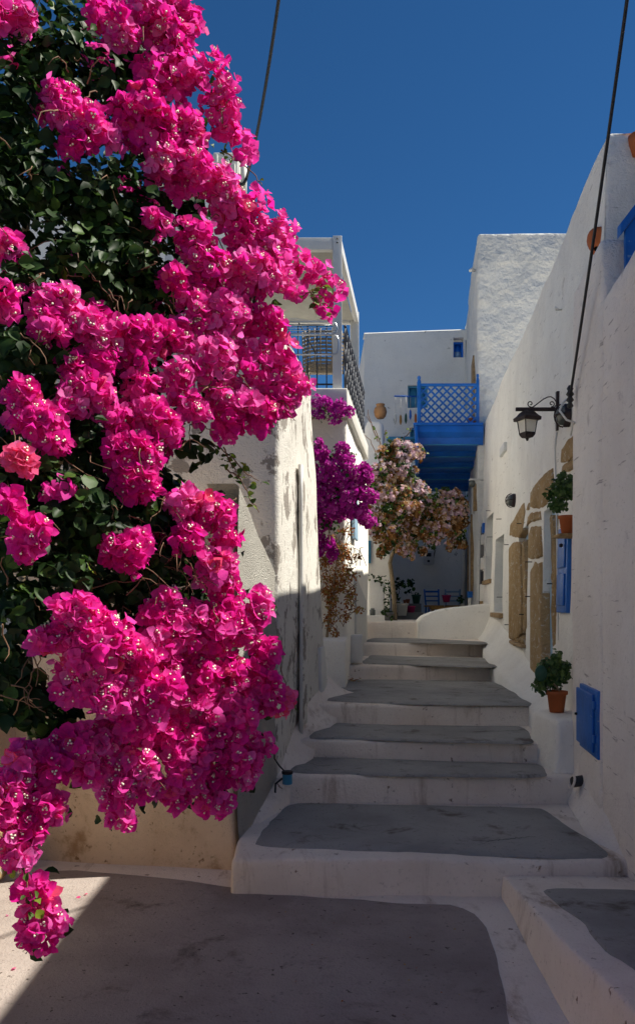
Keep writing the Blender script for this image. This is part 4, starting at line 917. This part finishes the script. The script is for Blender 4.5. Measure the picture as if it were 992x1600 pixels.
# --- the big magenta bougainvillea
def dbig(px, py): return 2.95 + .75 * max(px, 0) / 480 + .35 * min(max((800 - py) / 800, 0), 1)
FB = [(35, 22, 30, 28), (-20, 30, 40, 40), (215, 12, 45, 30), (250, 60, 45, 45), (275, 25, 40, 40), (300, 110, 55, 55), (250, 120, 45, 40), (352, 180, 32, 48), (350, 150, 26, 30),
      (110, 170, 62, 38), (150, 205, 50, 35), (120, 225, 38, 26), (225, 185, 55, 50), (250, 225, 60, 35), (305, 205, 45, 45), (290, 265, 60, 42), (345, 300, 55, 40), (240, 255, 40, 25),
      (385, 345, 55, 42), (420, 375, 45, 42), (310, 380, 42, 38), (320, 430, 48, 48), (385, 430, 60, 55), (435, 440, 42, 48), (360, 500, 60, 48), (300, 490, 36, 40), (410, 510, 45, 36),
      (18, 385, 30, 40), (0, 470, 22, 26), (85, 480, 52, 36), (70, 510, 45, 36), (120, 520, 40, 32), (190, 505, 55, 40), (215, 540, 42, 40), (160, 545, 35, 30),
      (330, 560, 60, 48), (400, 570, 60, 48), (450, 595, 36, 36), (440, 635, 36, 40), (360, 620, 52, 40), (400, 650, 40, 34), (352, 668, 26, 26), (275, 580, 30, 26), (255, 672, 38, 22), (295, 645, 32, 30),
      (40, 615, 30, 30), (60, 660, 42, 42), (85, 695, 28, 26), (130, 590, 38, 34), (120, 620, 26, 26), (160, 625, 24, 26), (215, 600, 24, 24), (225, 640, 32, 36), (205, 705, 46, 40), (230, 745, 40, 36), (200, 750, 28, 22),
      (28, 720, 26, 15, -.1), (12, 785, 20, 20, -.1), (50, 825, 24, 34, -.12), (42, 850, 18, 22, -.1), (92, 765, 10, 12),
      (295, 785, 34, 28), (338, 805, 40, 34), (290, 845, 34, 34), (355, 850, 28, 30), (325, 885, 40, 34), (185, 868, 48, 36), (215, 850, 22, 22),
      (120, 955, 34, 36, -.12), (150, 990, 66, 50, -.12), (105, 1010, 52, 36, -.1), (195, 1020, 60, 46, -.1), (170, 1070, 72, 52, -.1), (230, 1085, 62, 56, -.08), (120, 1065, 45, 36, -.05), (250, 1140, 48, 38), (190, 1130, 50, 42),
      (262, 925, 14, 22), (285, 975, 50, 46), (330, 985, 46, 42), (355, 930, 38, 40), (408, 945, 18, 24), (378, 985, 38, 40), (420, 1015, 24, 28), (330, 1050, 58, 50), (390, 1055, 52, 54), (350, 1110, 60, 48), (300, 1120, 48, 48), (415, 1085, 30, 34), (436, 1092, 18, 22),
      (400, 1165, 36, 40), (350, 1170, 46, 42), (345, 1225, 36, 36), (340, 1260, 24, 22), (385, 1210, 26, 26), (290, 1190, 46, 46), (270, 1240, 26, 26), (305, 1240, 22, 24), (205, 1195, 48, 36), (190, 1245, 32, 34), (185, 1275, 20, 18), (230, 1225, 28, 26),
      (110, 1160, 44, 30), (140, 1195, 36, 28), (75, 1195, 38, 30), (40, 1180, 30, 26), (25, 1230, 36, 36), (60, 1240, 32, 30), (90, 1262, 15, 14), (35, 1285, 32, 32), (25, 1325, 26, 28), (5, 1270, 24, 40),
      (60, 1385, 12, 10), (70, 1425, 34, 26), (90, 1440, 18, 20), (55, 1450, 24, 20), (66, 1466, 12, 12), (48, 1390, 9, 8), (255, 1000, 40, 40), (262, 1045, 36, 36), (245, 960, 24, 26), (150, 1150, 40, 36), (165, 25, 34, 20), (190, 60, 30, 22), (250, 520, 26, 24), (150, 570, 24, 18), (265, 440, 26, 26), (265, 530, 28, 26), (255, 610, 20, 18), (190, 660, 22, 20), (250, 350, 24, 24)]
TW = [(480, 418, 13, 16), (462, 400, 14, 18), (522, 452, 11, 11), (515, 478, 13, 10), (498, 425, 10, 8), (304, 38, 9, 9), (290, 36, 7, 6), (375, 232, 7, 6)]
root = thing('bougainvillea', 'huge magenta bougainvillea hanging over the beige wall at left', 'bougainvillea', (-2.0, 4.0, 0)); bg = root
IN = [(60, 130, 20, 18), (25, 100, 22, 18), (150, 100, 22, 18), (95, 290, 18, 14), (165, 365, 24, 24), (205, 430, 22, 22), (130, 420, 26, 18), (235, 330, 20, 20), (195, 295, 18, 14), (180, 60, 26, 22), (45, 240, 18, 14), (160, 445, 24, 16), (230, 480, 26, 24), (20, 560, 16, 14), (170, 680, 20, 16), (100, 560, 24, 18), (180, 590, 22, 18), (240, 700, 24, 20), (145, 790, 12, 10), (250, 830, 16, 14)]
pos, nrm, bi = clumps(FB + TW + [(x, y, a, b, .28) for x, y, a, b in IN], dbig, 15, 19, bias=(.5, -.7, .45))
n = len(pos); sc = rng.uniform(.032, .051, n); frm = frames(nrm)
blt = rng.uniform(0, .95, len(FB) + len(TW) + len(IN)); tint = np.clip(blt[bi] * .5 + rng.uniform(-.05, .5, n), 0, .88)
for k_ in (FB.index((28, 720, 26, 15, -.1)), FB.index((436, 1092, 18, 22))): tint = np.where(bi == k_, rng.uniform(.88, 1, n), tint)
tint = np.where(rng.random(n) < .02, .95, tint)
px_ = pos[:, 0] / pos[:, 1] * F + CX; py_ = HY - (pos[:, 2] - EYE) / pos[:, 1] * F
vis = (px_ > 5) & (px_ < 520) & (py_ > 5) & (py_ < 1480)
# nearest to the lane in their own cell of sight show largest
order = np.argsort(pos[:, 1] / sc * .04); cell = set(); near = []
for k in order:
    if not vis[k]: continue
    key = (int(px_[k] // 26), int(py_[k] // 26))
    if key in cell: continue
    cell.add(key); near.append(k)
    if len(near) == 300: break
near = np.array(near); rest = np.setdiff1d(np.arange(n), near)
mb = MB(); w_ = rng.integers(0, len(BL), n)
for k in range(len(BL)):
    q = rest[w_[rest] == k]; instance(mb, BL[k], pos[q], frm[q], sc[q], tint[q])
part('blossoms', mb, [M['bract'], M['floret']], root, tint=True, kind='stuff')
bmesh_ = [[child_mesh('blossom', BL[k], [M['bract'], M['floret']], tt) for tt in (.1, .35, .6, 1.0)] for k in range(len(BL))]
for k in near: child_at('blossom', bmesh_[w_[k]][int(np.argmin(np.abs(np.array([.1, .35, .6, 1.0]) - tint[k])))], root, pos[k], frm[k], float(sc[k]))

LB = [(70, 90, 90, 70), (30, 180, 60, 80), (120, 110, 80, 50), (60, 280, 90, 70), (150, 320, 90, 70), (220, 330, 60, 60), (100, 400, 100, 60), (210, 420, 70, 70), (20, 450, 60, 60), (250, 460, 40, 60),
      (30, 560, 60, 60), (140, 460, 70, 40), (100, 570, 60, 50), (20, 640, 50, 60), (130, 680, 60, 50), (160, 730, 50, 40), (60, 770, 80, 60, .0), (120, 800, 80, 60, -.05), (30, 860, 60, 50, -.08), (90, 880, 60, 50, -.08), (40, 950, 60, 50, -.05),
      (20, 1030, 40, 60), (30, 1110, 40, 50), (130, 840, 50, 40), (230, 810, 60, 45), (250, 890, 40, 40), (230, 930, 36, 30), (285, 900, 20, 30), (170, 780, 50, 40), (60, 1090, 30, 40), (0, 300, 50, 90), (0, 750, 40, 70),
      (240, 735, 36, 24, .2), (290, 500, 50, 60, .25), (230, 600, 30, 40, .25), (300, 330, 60, 50, .25), (200, 100, 70, 60, .2), (190, 480, 60, 40, .2), (150, 600, 60, 50, .2), (250, 780, 50, 50, .2), (330, 610, 40, 30, .25), (300, 700, 30, 14), (250, 850, 50, 45, .12), (245, 905, 45, 36, .1), (300, 935, 36, 30, .15), (265, 800, 45, 40, .15), (230, 960, 40, 40, .15), (300, 860, 40, 40, .2), (330, 940, 40, 40, .2), (80, 1120, 50, 40, .1), (160, 920, 50, 40, .1)]
pos, nrm, bi = clumps(LB, lambda x, y: dbig(x, y) + .10, 18, 26, bias=(.3, -.55, .7), zfl=.8, spread=1.0)
DL = [(x, y, 75, 75) for y in range(20, 1000, 85) for x in (-60, 20, 100, 180)] + [(x, y, 60, 60) for y in range(60, 480, 80) for x in (250,)]
p3, n3, b3 = clumps(DL, lambda x, y: dbig(x, y) + .50, 13, 34, bias=(.3, -.5, .7), zfl=.9, spread=1.0)
pos = np.concatenate([pos, p3]); nrm = np.concatenate([nrm, n3])
p2, n2, b2 = clumps([(x, y, rx * .8, ry * .8) for x, y, rx, ry in [b[:4] for b in FB]], lambda x, y: dbig(x, y) + .12, 4, 24, bias=(.3, -.3, .8), spread=.6)
pos = np.concatenate([pos, p2]); nrm = np.concatenate([nrm, n2])
# a few sprays of leaves on bare shoots
SH = [([(355, 735), (372, 742), (385, 765), (395, 785), (405, 800)], 3.7), ([(330, 690), (360, 712), (385, 740), (405, 752)], 3.75), ([(345, 235), (372, 250), (395, 270), (410, 290)], 3.85), ([(460, 470), (485, 455), (505, 448), (520, 455)], 3.8), ([(482, 455), (498, 470), (512, 482)], 3.8), ([(25, 1330), (38, 1360), (45, 1390), (55, 1420)], 2.98), ([(350, 700), (362, 725), (375, 745)], 3.72)]
sp_, sn_ = [], []
for pts, d in SH:
    A = np.array([P(x, y, d) for x, y in pts])
    for _ in range(11):
        k = rng.uniform(0, len(A) - 1.001); i = int(k); p_ = A[i] + (A[i + 1] - A[i]) * (k - i) + rng.normal(size=3) * .018; sp_.append(p_); sn_.append(np.array([.2, -.6, .5]) + rng.normal(size=3) * .5)
nsh = len(sp_); pos = np.concatenate([pos, np.array(sp_)]); nrm = np.concatenate([nrm, np.array(sn_)])
n = len(pos); sc = rng.uniform(.045, .078, n); sc[-nsh:] = rng.uniform(.026, .042, nsh); frm = frames(nrm, np.array([.1, -.3, -.9]) if False else None); tint = rng.random(n) ** 1.3 * .9; tint[-nsh:] = rng.uniform(.8, 1, nsh)
px_ = pos[:, 0] / pos[:, 1] * F + CX; py_ = HY - (pos[:, 2] - EYE) / pos[:, 1] * F
okv = (px_ > 5) & (px_ < 420) & (py_ > 5) & (py_ < 1480)
order = [k for k in np.argsort(pos[:, 1] / sc) if okv[k]]; cell = set(); near = []
for k in order:
    key = (int(px_[k] // 20), int(py_[k] // 20))
    if key in cell: continue
    cell.add(key); near.append(k)
    if len(near) == 300: break
near = np.array(near); rest = np.setdiff1d(np.arange(n), near); w_ = rng.integers(0, 3, n); mb = MB()
for k in range(3):
    q = rest[w_[rest] == k]; instance(mb, LEAF[k], pos[q], frm[q], sc[q], tint[q])
part('foliage', mb, M['leaf'], root, tint=True, kind='stuff')
lm = [[child_mesh('leaf', LEAF[k], [M['leaf']], tt) for tt in (.15, .5, .8, .97)] for k in range(3)]
for k in near: child_at('leaf', lm[w_[k]][int(np.argmin(np.abs(np.array([.15, .5, .8, .97]) - tint[k])))], root, pos[k], frm[k], float(sc[k]))
# stems
def wander(a, b, n=10, j=.03, lift=.05):
    a, b = np.asarray(a, float), np.asarray(b, float); tt = np.linspace(0, 1, n)[:, None]; p_ = a * (1 - tt) + b * tt
    p_ += j * np.cumsum(rng.normal(size=(n, 3)), axis=0) * .35 * np.sin(np.pi * tt); p_[:, 2] += lift * np.sin(np.pi * tt[:, 0]); return p_
part('trunk', MB().tube(wander((-2.0, 4.0, -.1), (-1.75, 4.3, 2.2), 10, .05, 0), np.linspace(.10, .06, 10), 10), M['bark'], root)
hub = np.array([-1.7, 4.3, 2.2])
for tx, ty in ((60, 60), (300, 120), (400, 380), (120, 480), (400, 600), (220, 720), (330, 860), (120, 980), (350, 1080), (250, 1180), (60, 1230), (30, 850)):
    e = P(tx, ty, dbig(tx, ty) + .15); m_ = (hub + e) / 2 + np.array([0, .1, .35])
    a = wander(hub + rng.normal(size=3) * .04, m_, 8, .06); b = wander(m_, e, 8, .06)
    part('branch', MB().tube(np.concatenate([a, b[1:]]), np.linspace(.035, .008, 15), 7), M['bark'], root)
mb = MB()
for _ in range(230):
    b = LB[rng.integers(0, len(LB))] if rng.random() < .75 else FB[rng.integers(0, len(FB))]
    x, y = b[0] + rng.uniform(-.8, .8) * b[2], b[1] + rng.uniform(-.8, .8) * b[3]; e = P(x, y, dbig(x, y) - rng.uniform(-.08, .14)); s_ = e + np.clip(rng.normal(size=3), -1.5, .8) * [.12, .05, .10] + [-.05, .08, .05]
    mb.tube(wander(s_, e, 7, .025, .02), np.linspace(.0035, .0016, 7), 5)
for pts, d in SH:
    A = np.array([P(x, y, d) for x, y in pts]); tt = np.linspace(0, len(A) - 1, 14); A = np.stack([np.interp(tt, range(len(A)), A[:, i]) for i in range(3)], 1); mb.tube(A + rng.normal(size=A.shape) * .003, np.linspace(.004, .002, 14), 5)
part('twigs', mb, M['twig'], root, kind='stuff')

# --- smaller plants
def plant(name, label, cat, base, blobs, dfun, per, sub, size, tmpl, mats, pname, tintf, group=None, bias=(.25, -.9, .35), spread=1.0, leaves=None, root=None, zfl=.75):
    r = root or thing(name, label, cat, base, group)
    p_, n_, b_i = clumps(blobs, dfun, per, sub, bias, zfl, spread); m = len(p_); f_ = frames(n_); s_ = rng.uniform(size[0], size[1], m); ti = tintf(p_, b_i)
    mb = MB(); w = rng.integers(0, len(tmpl), m)
    for k in range(len(tmpl)):
        q = np.where(w == k)[0]; instance(mb, tmpl[k], p_[q], f_[q], s_[q], ti[q])
    part(pname, mb, mats, r, tint=True, kind='stuff'); return r
rnd = lambda a, b: (lambda p_, bi: rng.uniform(a, b, len(p_)))
# purple bougainvillea on the pergola house
DP = lambda x, y: 10.15 + .25 * (y > 800)
PB = [(495, 705, 16, 22), (510, 730, 22, 24), (535, 715, 26, 22), (555, 745, 24, 22), (520, 760, 26, 26), (545, 780, 30, 24), (570, 740, 14, 18), (575, 780, 16, 16), (500, 770, 16, 26), (520, 795, 20, 16), (555, 800, 22, 14), (575, 815, 14, 10), (490, 740, 10, 20), (528, 808, 12, 8), (512, 850, 14, 14), (520, 865, 12, 12), (500, 845, 10, 14), (568, 805, 12, 10), (492, 800, 12, 20), (505, 815, 16, 14), (540, 760, 26, 22), (498, 860, 10, 16)]
pb = plant('purple_bougainvillea', 'purple bougainvillea climbing the white house below the balcony', 'bougainvillea', (.1, 10.6, 1.5), PB, DP, 16, 8, (.034, .05), BN, [M['purple'], M['floret']], 'blossoms', rnd(0, 1), spread=1.15)
plant('', '', '', None, [(x, y, rx * .95, ry * .95) for x, y, rx, ry in PB] + [(530, 755, 40, 40), (515, 820, 22, 20), (550, 765, 26, 30), (505, 790, 18, 40)], lambda x, y: DP(x, y) + .10, 4, 9, (.045, .065), LEAF, [M['leaf']], 'foliage', rnd(.0, .95), root=pb, spread=1.1)
part('stem', MB().tube(wander((-.15, 10.6, 1.4), P(500, 760, 10.5), 12, .05), np.linspace(.03, .012, 12), 7), M['bark'], pb)
for tx, ty in ((500, 720), (560, 760), (540, 800), (515, 855)): part('branch', MB().tube(wander(P(500, 775, 10.5), P(tx, ty, 10.3), 8, .04), np.linspace(.015, .006, 8), 6), M['bark'], pb)
UB = [(492, 632, 12, 14), (507, 628, 13, 10), (525, 640, 16, 12), (545, 642, 13, 9), (524, 656, 12, 8), (500, 648, 10, 8), (535, 630, 10, 8)]
ub = plant('purple_bougainvillea', 'small purple bougainvillea spray hanging from the balcony edge', 'bougainvillea', P(500, 620, 10.3), UB, lambda x, y: 10.25, 9, 7, (.032, .044), BN, [M['purple'], M['floret']], 'blossoms', rnd(0, 1), spread=1.1)
plant('', '', '', None, [(515, 640, 30, 14), (500, 655, 10, 12)], lambda x, y: 10.32, 4, 8, (.04, .06), LEAF, [M['leaf']], 'foliage', rnd(.0, .9), root=ub, spread=.8)
part('stem', MB().tube(wander(P(480, 660, 10.4), P(545, 640, 10.3), 10, .04), np.linspace(.014, .006, 10), 6), M['bark'], ub)
# dry orange creeper
VB = [(525, 850, 20, 18), (545, 868, 16, 18), (530, 885, 24, 20), (515, 905, 14, 24), (545, 900, 18, 16), (520, 940, 16, 26), (515, 970, 12, 20), (545, 940, 12, 22), (550, 925, 8, 20), (560, 952, 14, 6), (538, 965, 10, 14), (528, 915, 18, 20), (560, 870, 10, 8), (508, 880, 12, 26), (512, 925, 12, 24), (520, 990, 12, 10), (535, 860, 18, 14), (540, 830, 14, 10)]
vb = plant('dry_creeper', 'dry orange creeper covering the corner of the white house', 'creeper', (.2, 10.7, 1.5), VB, lambda x, y: 10.72, 13, 7, (.022, .042), LEAF, [M['dry']], 'leaves', rnd(0, 1), spread=1.0, zfl=.9)
mb = MB()
for _ in range(60):
    b = VB[rng.integers(0, len(VB))]; mb.tube(wander(P(b[0] + rng.normal() * 8, b[1] + 14, 10.75), P(b[0] + rng.normal() * 12, b[1] - 14, 10.7), 6, .03), .004, 4)
part('twigs', mb, M['twig'], vb, kind='stuff')
part('stem', MB().tube(wander((.12, 10.75, 1.42), P(530, 860, 10.75), 12, .05), np.linspace(.02, .008, 12), 6), M['bark'], vb)
# pale pink and rust bougainvillea over the courtyard
DQ = lambda x, y: 16.1 + .25 * (x > 640) + .003 * (750 - y)
QB = [(625, 695, 20, 14), (605, 715, 22, 18), (640, 710, 26, 20), (600, 740, 24, 22), (630, 740, 30, 24), (590, 770, 18, 22), (620, 775, 30, 24), (650, 770, 26, 22), (640, 800, 34, 20), (600, 805, 20, 20), (680, 790, 30, 20), (705, 790, 24, 22), (720, 785, 14, 20), (690, 820, 30, 22), (655, 830, 30, 18), (620, 835, 22, 18), (715, 825, 16, 26), (600, 845, 10, 12), (648, 850, 16, 10), (722, 850, 8, 10), (630, 860, 12, 10), (675, 845, 18, 10), (565, 790, 14, 20), (560, 830, 10, 18), (580, 800, 12, 14), (700, 770, 22, 10), (722, 805, 10, 26), (670, 805, 26, 18), (595, 865, 6, 10), (606, 852, 8, 8), (642, 868, 6, 6), (612, 700, 18, 10), (585, 745, 14, 18), (590, 830, 14, 18), (578, 770, 10, 16), (660, 860, 10, 8), (705, 850, 12, 10)]
def qt(p_, b_i):
    hue = fbm(p_ * [1, 1, 1], 3.4, 2); up = (p_[:, 2] - 4.2) * .10
    return np.clip(.42 + .40 * hue + up + rng.normal(size=len(p_)) * .24, 0, 1)
qb = plant('pale_bougainvillea', 'pale pink and rust bougainvillea trained over the courtyard', 'bougainvillea', P(616, 967, 16.5), QB, DQ, 11, 6, (.042, .066), BN, [M['palepink'], M['floret']], 'blossoms', qt, spread=.95)
plant('', '', '', None, [(x, y, rx * .95, ry) for x, y, rx, ry in QB] + [(650, 790, 50, 30), (600, 860, 10, 20), (605, 820, 22, 24)], lambda x, y: DQ(x, y) + .02, 9, 7, (.05, .09), LEAF, [M['leaf']], 'foliage', rnd(.3, 1.0), root=qb, spread=1.0)
tk = [P(617, 964, 16.5), P(615, 930, 16.5), P(612, 900, 16.5), P(609, 880, 16.45), P(612, 868, 16.4), P(620, 850, 16.3), P(628, 820, 16.25)]
tk[0][2] = 1.55
part('trunk', MB().tube(tk, np.linspace(.05, .03, 7), 10), M['bark'], qb)
for tx, ty in ((590, 790), (660, 800), (710, 810), (640, 740), (600, 720)): part('branch', MB().tube(wander(tk[-2], P(tx, ty, DQ(tx, ty)), 8, .08), np.linspace(.04, .012, 8), 6), M['bark'], qb)
mb = MB()
for a, b in (((572, 650), (596, 700)), ((570, 680), (600, 735)), ((628, 695), (642, 668)), ((600, 690), (602, 676)), ((575, 640), (590, 690))): mb.tube(wander(P(*b, 16.3), P(*a, 16.3), 8, .05), np.linspace(.012, .006, 8), 5)
part('shoots', mb, M['twig'], qb, kind='stuff')
plant('', '', '', None, [(602, 680, 5, 10), (640, 672, 6, 5), (588, 690, 5, 10), (582, 665, 4, 8)], lambda x, y: 16.3, 3, 5, (.04, .07), LEAF, [M['leaf']], 'shoot_leaves', rnd(.75, 1), root=qb, spread=.7)
# creeper on the pillar
plant('green_creeper', 'green creeper hanging over the white pillar', 'creeper', P(590, 905, 15.7), [(570, 906, 10, 5), (585, 903, 12, 6), (598, 908, 10, 8), (604, 920, 6, 12), (605, 938, 5, 12), (600, 958, 8, 8), (608, 962, 6, 6)], lambda x, y: 15.66, 5, 5, (.04, .07), LEAF, [M['leaf']], 'leaves', rnd(.1, .9))
# pots with plants on the right
pb_ = np.array([2.215, 7.42, .945])
t = thing('succulent_pot', 'red plastic pot with a leafy succulent on the ledge below the door', 'potted plant', pb_)
part('pot', MB().lathe([(.065, 0), (.085, .16), (.10, .165), (.10, .195), (.085, .195), (.08, .17), (.02, .16)], 22, pb_), M['terracotta'], t)
DS = pb_[1]
plant('', '', '', None, [(856, 1045, 17, 20), (866, 1033, 17, 18), (880, 1050, 14, 22), (850, 1062, 13, 12), (868, 1060, 14, 14), (844, 1070, 9, 8), (852, 1080, 6, 6), (872, 1045, 14, 18)], lambda x, y: DS, 24, 8, (.034, .052), LEAF, [M['succ']], 'leaves', rnd(0, 1), root=t, bias=(-.1, -.6, .7))
mb = MB()
for k in range(9): mb.tube(wander(pb_ + [rng.normal() * .03, rng.normal() * .03, .2], P(857 + rng.normal() * 9, 1050 + rng.normal() * 12, DS), 6, .02), .008, 5)
part('stems', mb, M['bark'], t, kind='stuff')
V = [(math.cos(a) * .055, 0, math.sin(a) * .075) for a in np.linspace(0, 2 * np.pi, 14, endpoint=False)]; c = P(845, 1052, DS - .12)
part('cactus_pad', MB().prism(c + np.array(V), (0, .02, 0)), M['green'], t)
c = RW(899, 834, .08)
t = thing('geranium_pot', 'terracotta pot with a bushy green plant above the blue shutter', 'potted plant', c)
part('pot', MB().lathe([(.05, 0), (.07, .14), (.08, .145), (.08, .17), (.07, .17), (.03, .16)], 20, c), M['terracotta'], t)
part('shelf', MB().obox(c + [-.11, -.13, -.035], (.35, 0, 0), (0, .26, 0), (0, 0, .03), r=.01, step=.3), M['stone'], t)
plant('', '', '', None, [(872, 765, 17, 16), (862, 772, 12, 12), (884, 757, 14, 16), (872, 787, 15, 11), (890, 772, 12, 18), (880, 748, 11, 10), (866, 795, 9, 9), (894, 755, 10, 14)], lambda x, y: c[1], 22, 8, (.034, .052), LEAF, [M['succ']], 'leaves', rnd(0, .9), root=t)
# courtyard pots
def pot(px, py, d, r_, h, mat, label, leaf=None, size=(.04, .07)):
    b = P(px, py, d); t = thing('flower_pot', label, 'potted plant', b, 'pots in the courtyard')
    part('pot', MB().lathe([(r_ * .7, 0), (r_, h * .85), (r_ * 1.1, h * .86), (r_ * 1.1, h), (r_ * .9, h)], 14, b), M[mat], t)
    if leaf: plant('', '', '', None, leaf, lambda x, y: d, 6, 4, size, LEAF, [M['leaf']], 'leaves', rnd(.1, .9), root=t, spread=.9)
t = thing('concrete_shelf', 'grey concrete shelf against the courtyard wall', 'shelf', P(640, 968, 19.6)); a, b = P(632, 968, 19.6), P(659, 943, 19.6)
part('back_step', MB().box(a[0], b[0], 19.7, 20.1, CF, b[2], r=.02, step=.4), M['greyblock'], t)
part('front_step', MB().box(a[0] - .3, b[0], 19.3, 19.69, CF, P(0, 957, 19.4)[2], r=.02, step=.4), M['greyblock'], t)
pot(650, 943, 19.9, .11, .22, 'green', 'dark green pot with a clipped bush on the concrete shelf', [(650, 931, 6, 5)])
pot(637, 943, 19.9, .05, .11, 'terracotta', 'small terracotta pot at the middle of the concrete shelf')
pot(632, 943, 19.9, .04, .09, 'terracotta', 'smallest terracotta pot at the left end of the concrete shelf')
pot(642, 957, 19.45, .10, .16, 'pink', 'magenta bowl on the lower concrete shelf')
pot(697, 941, 20.2, .11, .18, 'pink', 'bright magenta pot with a small plant in front of the pale chair', [(697, 932, 5, 3)])
pot(628, 962, 19.2, .14, .30, 'cream', 'cream pot with a tall thin-leaved plant by the trunk', [(640, 912, 9, 8), (625, 912, 8, 7), (617, 925, 6, 20), (640, 925, 4, 6)], (.06, .12))
pot(722, 952, 20.2, .08, .14, 'cream', 'small pale pot with a spiky plant at the right end of the courtyard', [(722, 939, 7, 6)], (.05, .10))
pot(605, 972, 16.4, .12, .2, 'greyblock', 'grey pot with dark foliage beside the white pillar', [(606, 955, 9, 8), (600, 962, 6, 5)])
t = thing('low_table', 'low orange wooden bench in front of the courtyard chairs', 'bench', P(700, 955, 19.9)); a, b = P(672, 952, 19.9), P(716, 947, 19.9)
part('top', MB().box(a[0], b[0], 19.8, 20.15, a[2], a[2] + .06, r=.01, step=.5), M['rush'], t)
for x in (a[0] + .05, b[0] - .09):
    for y in (19.83, 20.08): part('leg', MB().box(x, x + .04, y, y + .04, CF, a[2], r=.004, step=1), M['wood'], t)
t = thing('electric_meter', 'grey electric meter box on the shaded courtyard wall', 'meter', P(669, 881, 22.4)); a, b = P(661, 882, 22.4), P(677, 861, 22.4)
part('case', MB().box(a[0], b[0], 22.30, 22.5, a[2], b[2], r=.02, step=.4), M['greymetal'], t)
part('dial', MB().box(a[0] + .07, b[0] - .08, 22.285, 22.302, b[2] - .16, b[2] - .06, r=.004, step=.4), M['dark'], t)
part('label_plate', MB().box(a[0] + .10, b[0] - .12, 22.288, 22.302, a[2] + .06, a[2] + .12, r=.004, step=.4), M['black'], t)
part('cable', MB().tube([P(677, 872, 22.45), P(679, 862, 22.45), P(678, 840, 22.45)], .015, 6), M['black'], t)
c = P(733, 945, 18.6); t = thing('blue_post_box', 'small blue box on a white post by the tower house door', 'box', (c[0], 18.6, 1.6))
part('post', MB().box(c[0] - .03, c[0] + .03, 18.57, 18.63, 1.4, P(0, 934, 18.6)[2], r=.006, step=1), M['white'], t)
part('box', MB().box(c[0] - .04, c[0] + .06, 18.52, 18.68, P(0, 934, 18.6)[2], P(0, 924, 18.6)[2], r=.01, step=1), M['blue'], t)

# --- litter on the ground: fallen bracts and dry leaves
pt = BN[1]; v1, f1 = blade(1, .45, .1, .1)
def petals(n, xy, zf, mat, name, size, label):
    mb = MB()
    for _ in range(n):
        x, y = xy(); z = zf(x, y) + .012; fr = frames(np.array([[rng.normal() * .3, rng.normal() * .3, 1]])); instance(mb, (v1, f1, [0] * len(f1)), np.array([[x, y, z]]), fr, np.array([rng.uniform(*size)]), np.array([rng.random()]))
    return single(name, mb, mat, label, 'litter', tint=True, kind='stuff')
petals(7, lambda: (rng.uniform(-2.0, -1.5), rng.uniform(4.2, 5.4)), lambda x, y: .006, M['bract'], 'fallen_bracts', (.02, .035), 'fallen magenta bracts scattered on the pavement at left')
petals(60, lambda: (P(540, 1062, 11.2)[0] + rng.normal() * .09, 11.0 + rng.normal() * .08), lambda x, y: .87 + abs(rng.normal()) * .02, M['dry'], 'dry_leaf_litter', (.03, .05), 'small drift of dry leaves in the corner of the steps')
petals(40, lambda: (rng.uniform(-.3, 1.5), rng.uniform(2.9, 5.2)), lambda x, y: .006, M['dry'], 'dry_crumbs', (.006, .014), 'tiny dry crumbs scattered over the grey pavement')

# cracks and chips in the painted treads
def crack(pts, z, step_i, w=.006):
    A = np.array([on_z(px, py, z) for px, py in pts]); tt = np.linspace(0, len(A) - 1, 26); A = np.stack([np.interp(tt, range(len(A)), A[:, i]) for i in range(3)], 1)
    A[:, :2] += rng.normal(size=(26, 2)) * .008; A[:, 2] = z + .0185
    ww = w * np.sin(np.linspace(.15, np.pi - .1, 26)) * rng.uniform(.5, 1.3, 26); V = np.concatenate([A - np.c_[ww * 0, ww, ww * 0], A + np.c_[ww * 0, ww, ww * 0]])
    part('crack', MB().add(V, [(i, i + 1, 27 + i, 26 + i) for i in range(25)]), M['dark'], steps[step_i])
crack([(745, 1324), (775, 1316), (805, 1314), (838, 1310)], .234, 0); crack([(520, 1290), (560, 1296), (600, 1292)], .234, 0, .004)
crack([(470, 1192), (500, 1200), (530, 1198)], .468, 1, .006); crack([(720, 1148), (770, 1145), (820, 1146)], .65, 2, .005); crack([(765, 1084), (785, 1078)], .865, 3, .008)
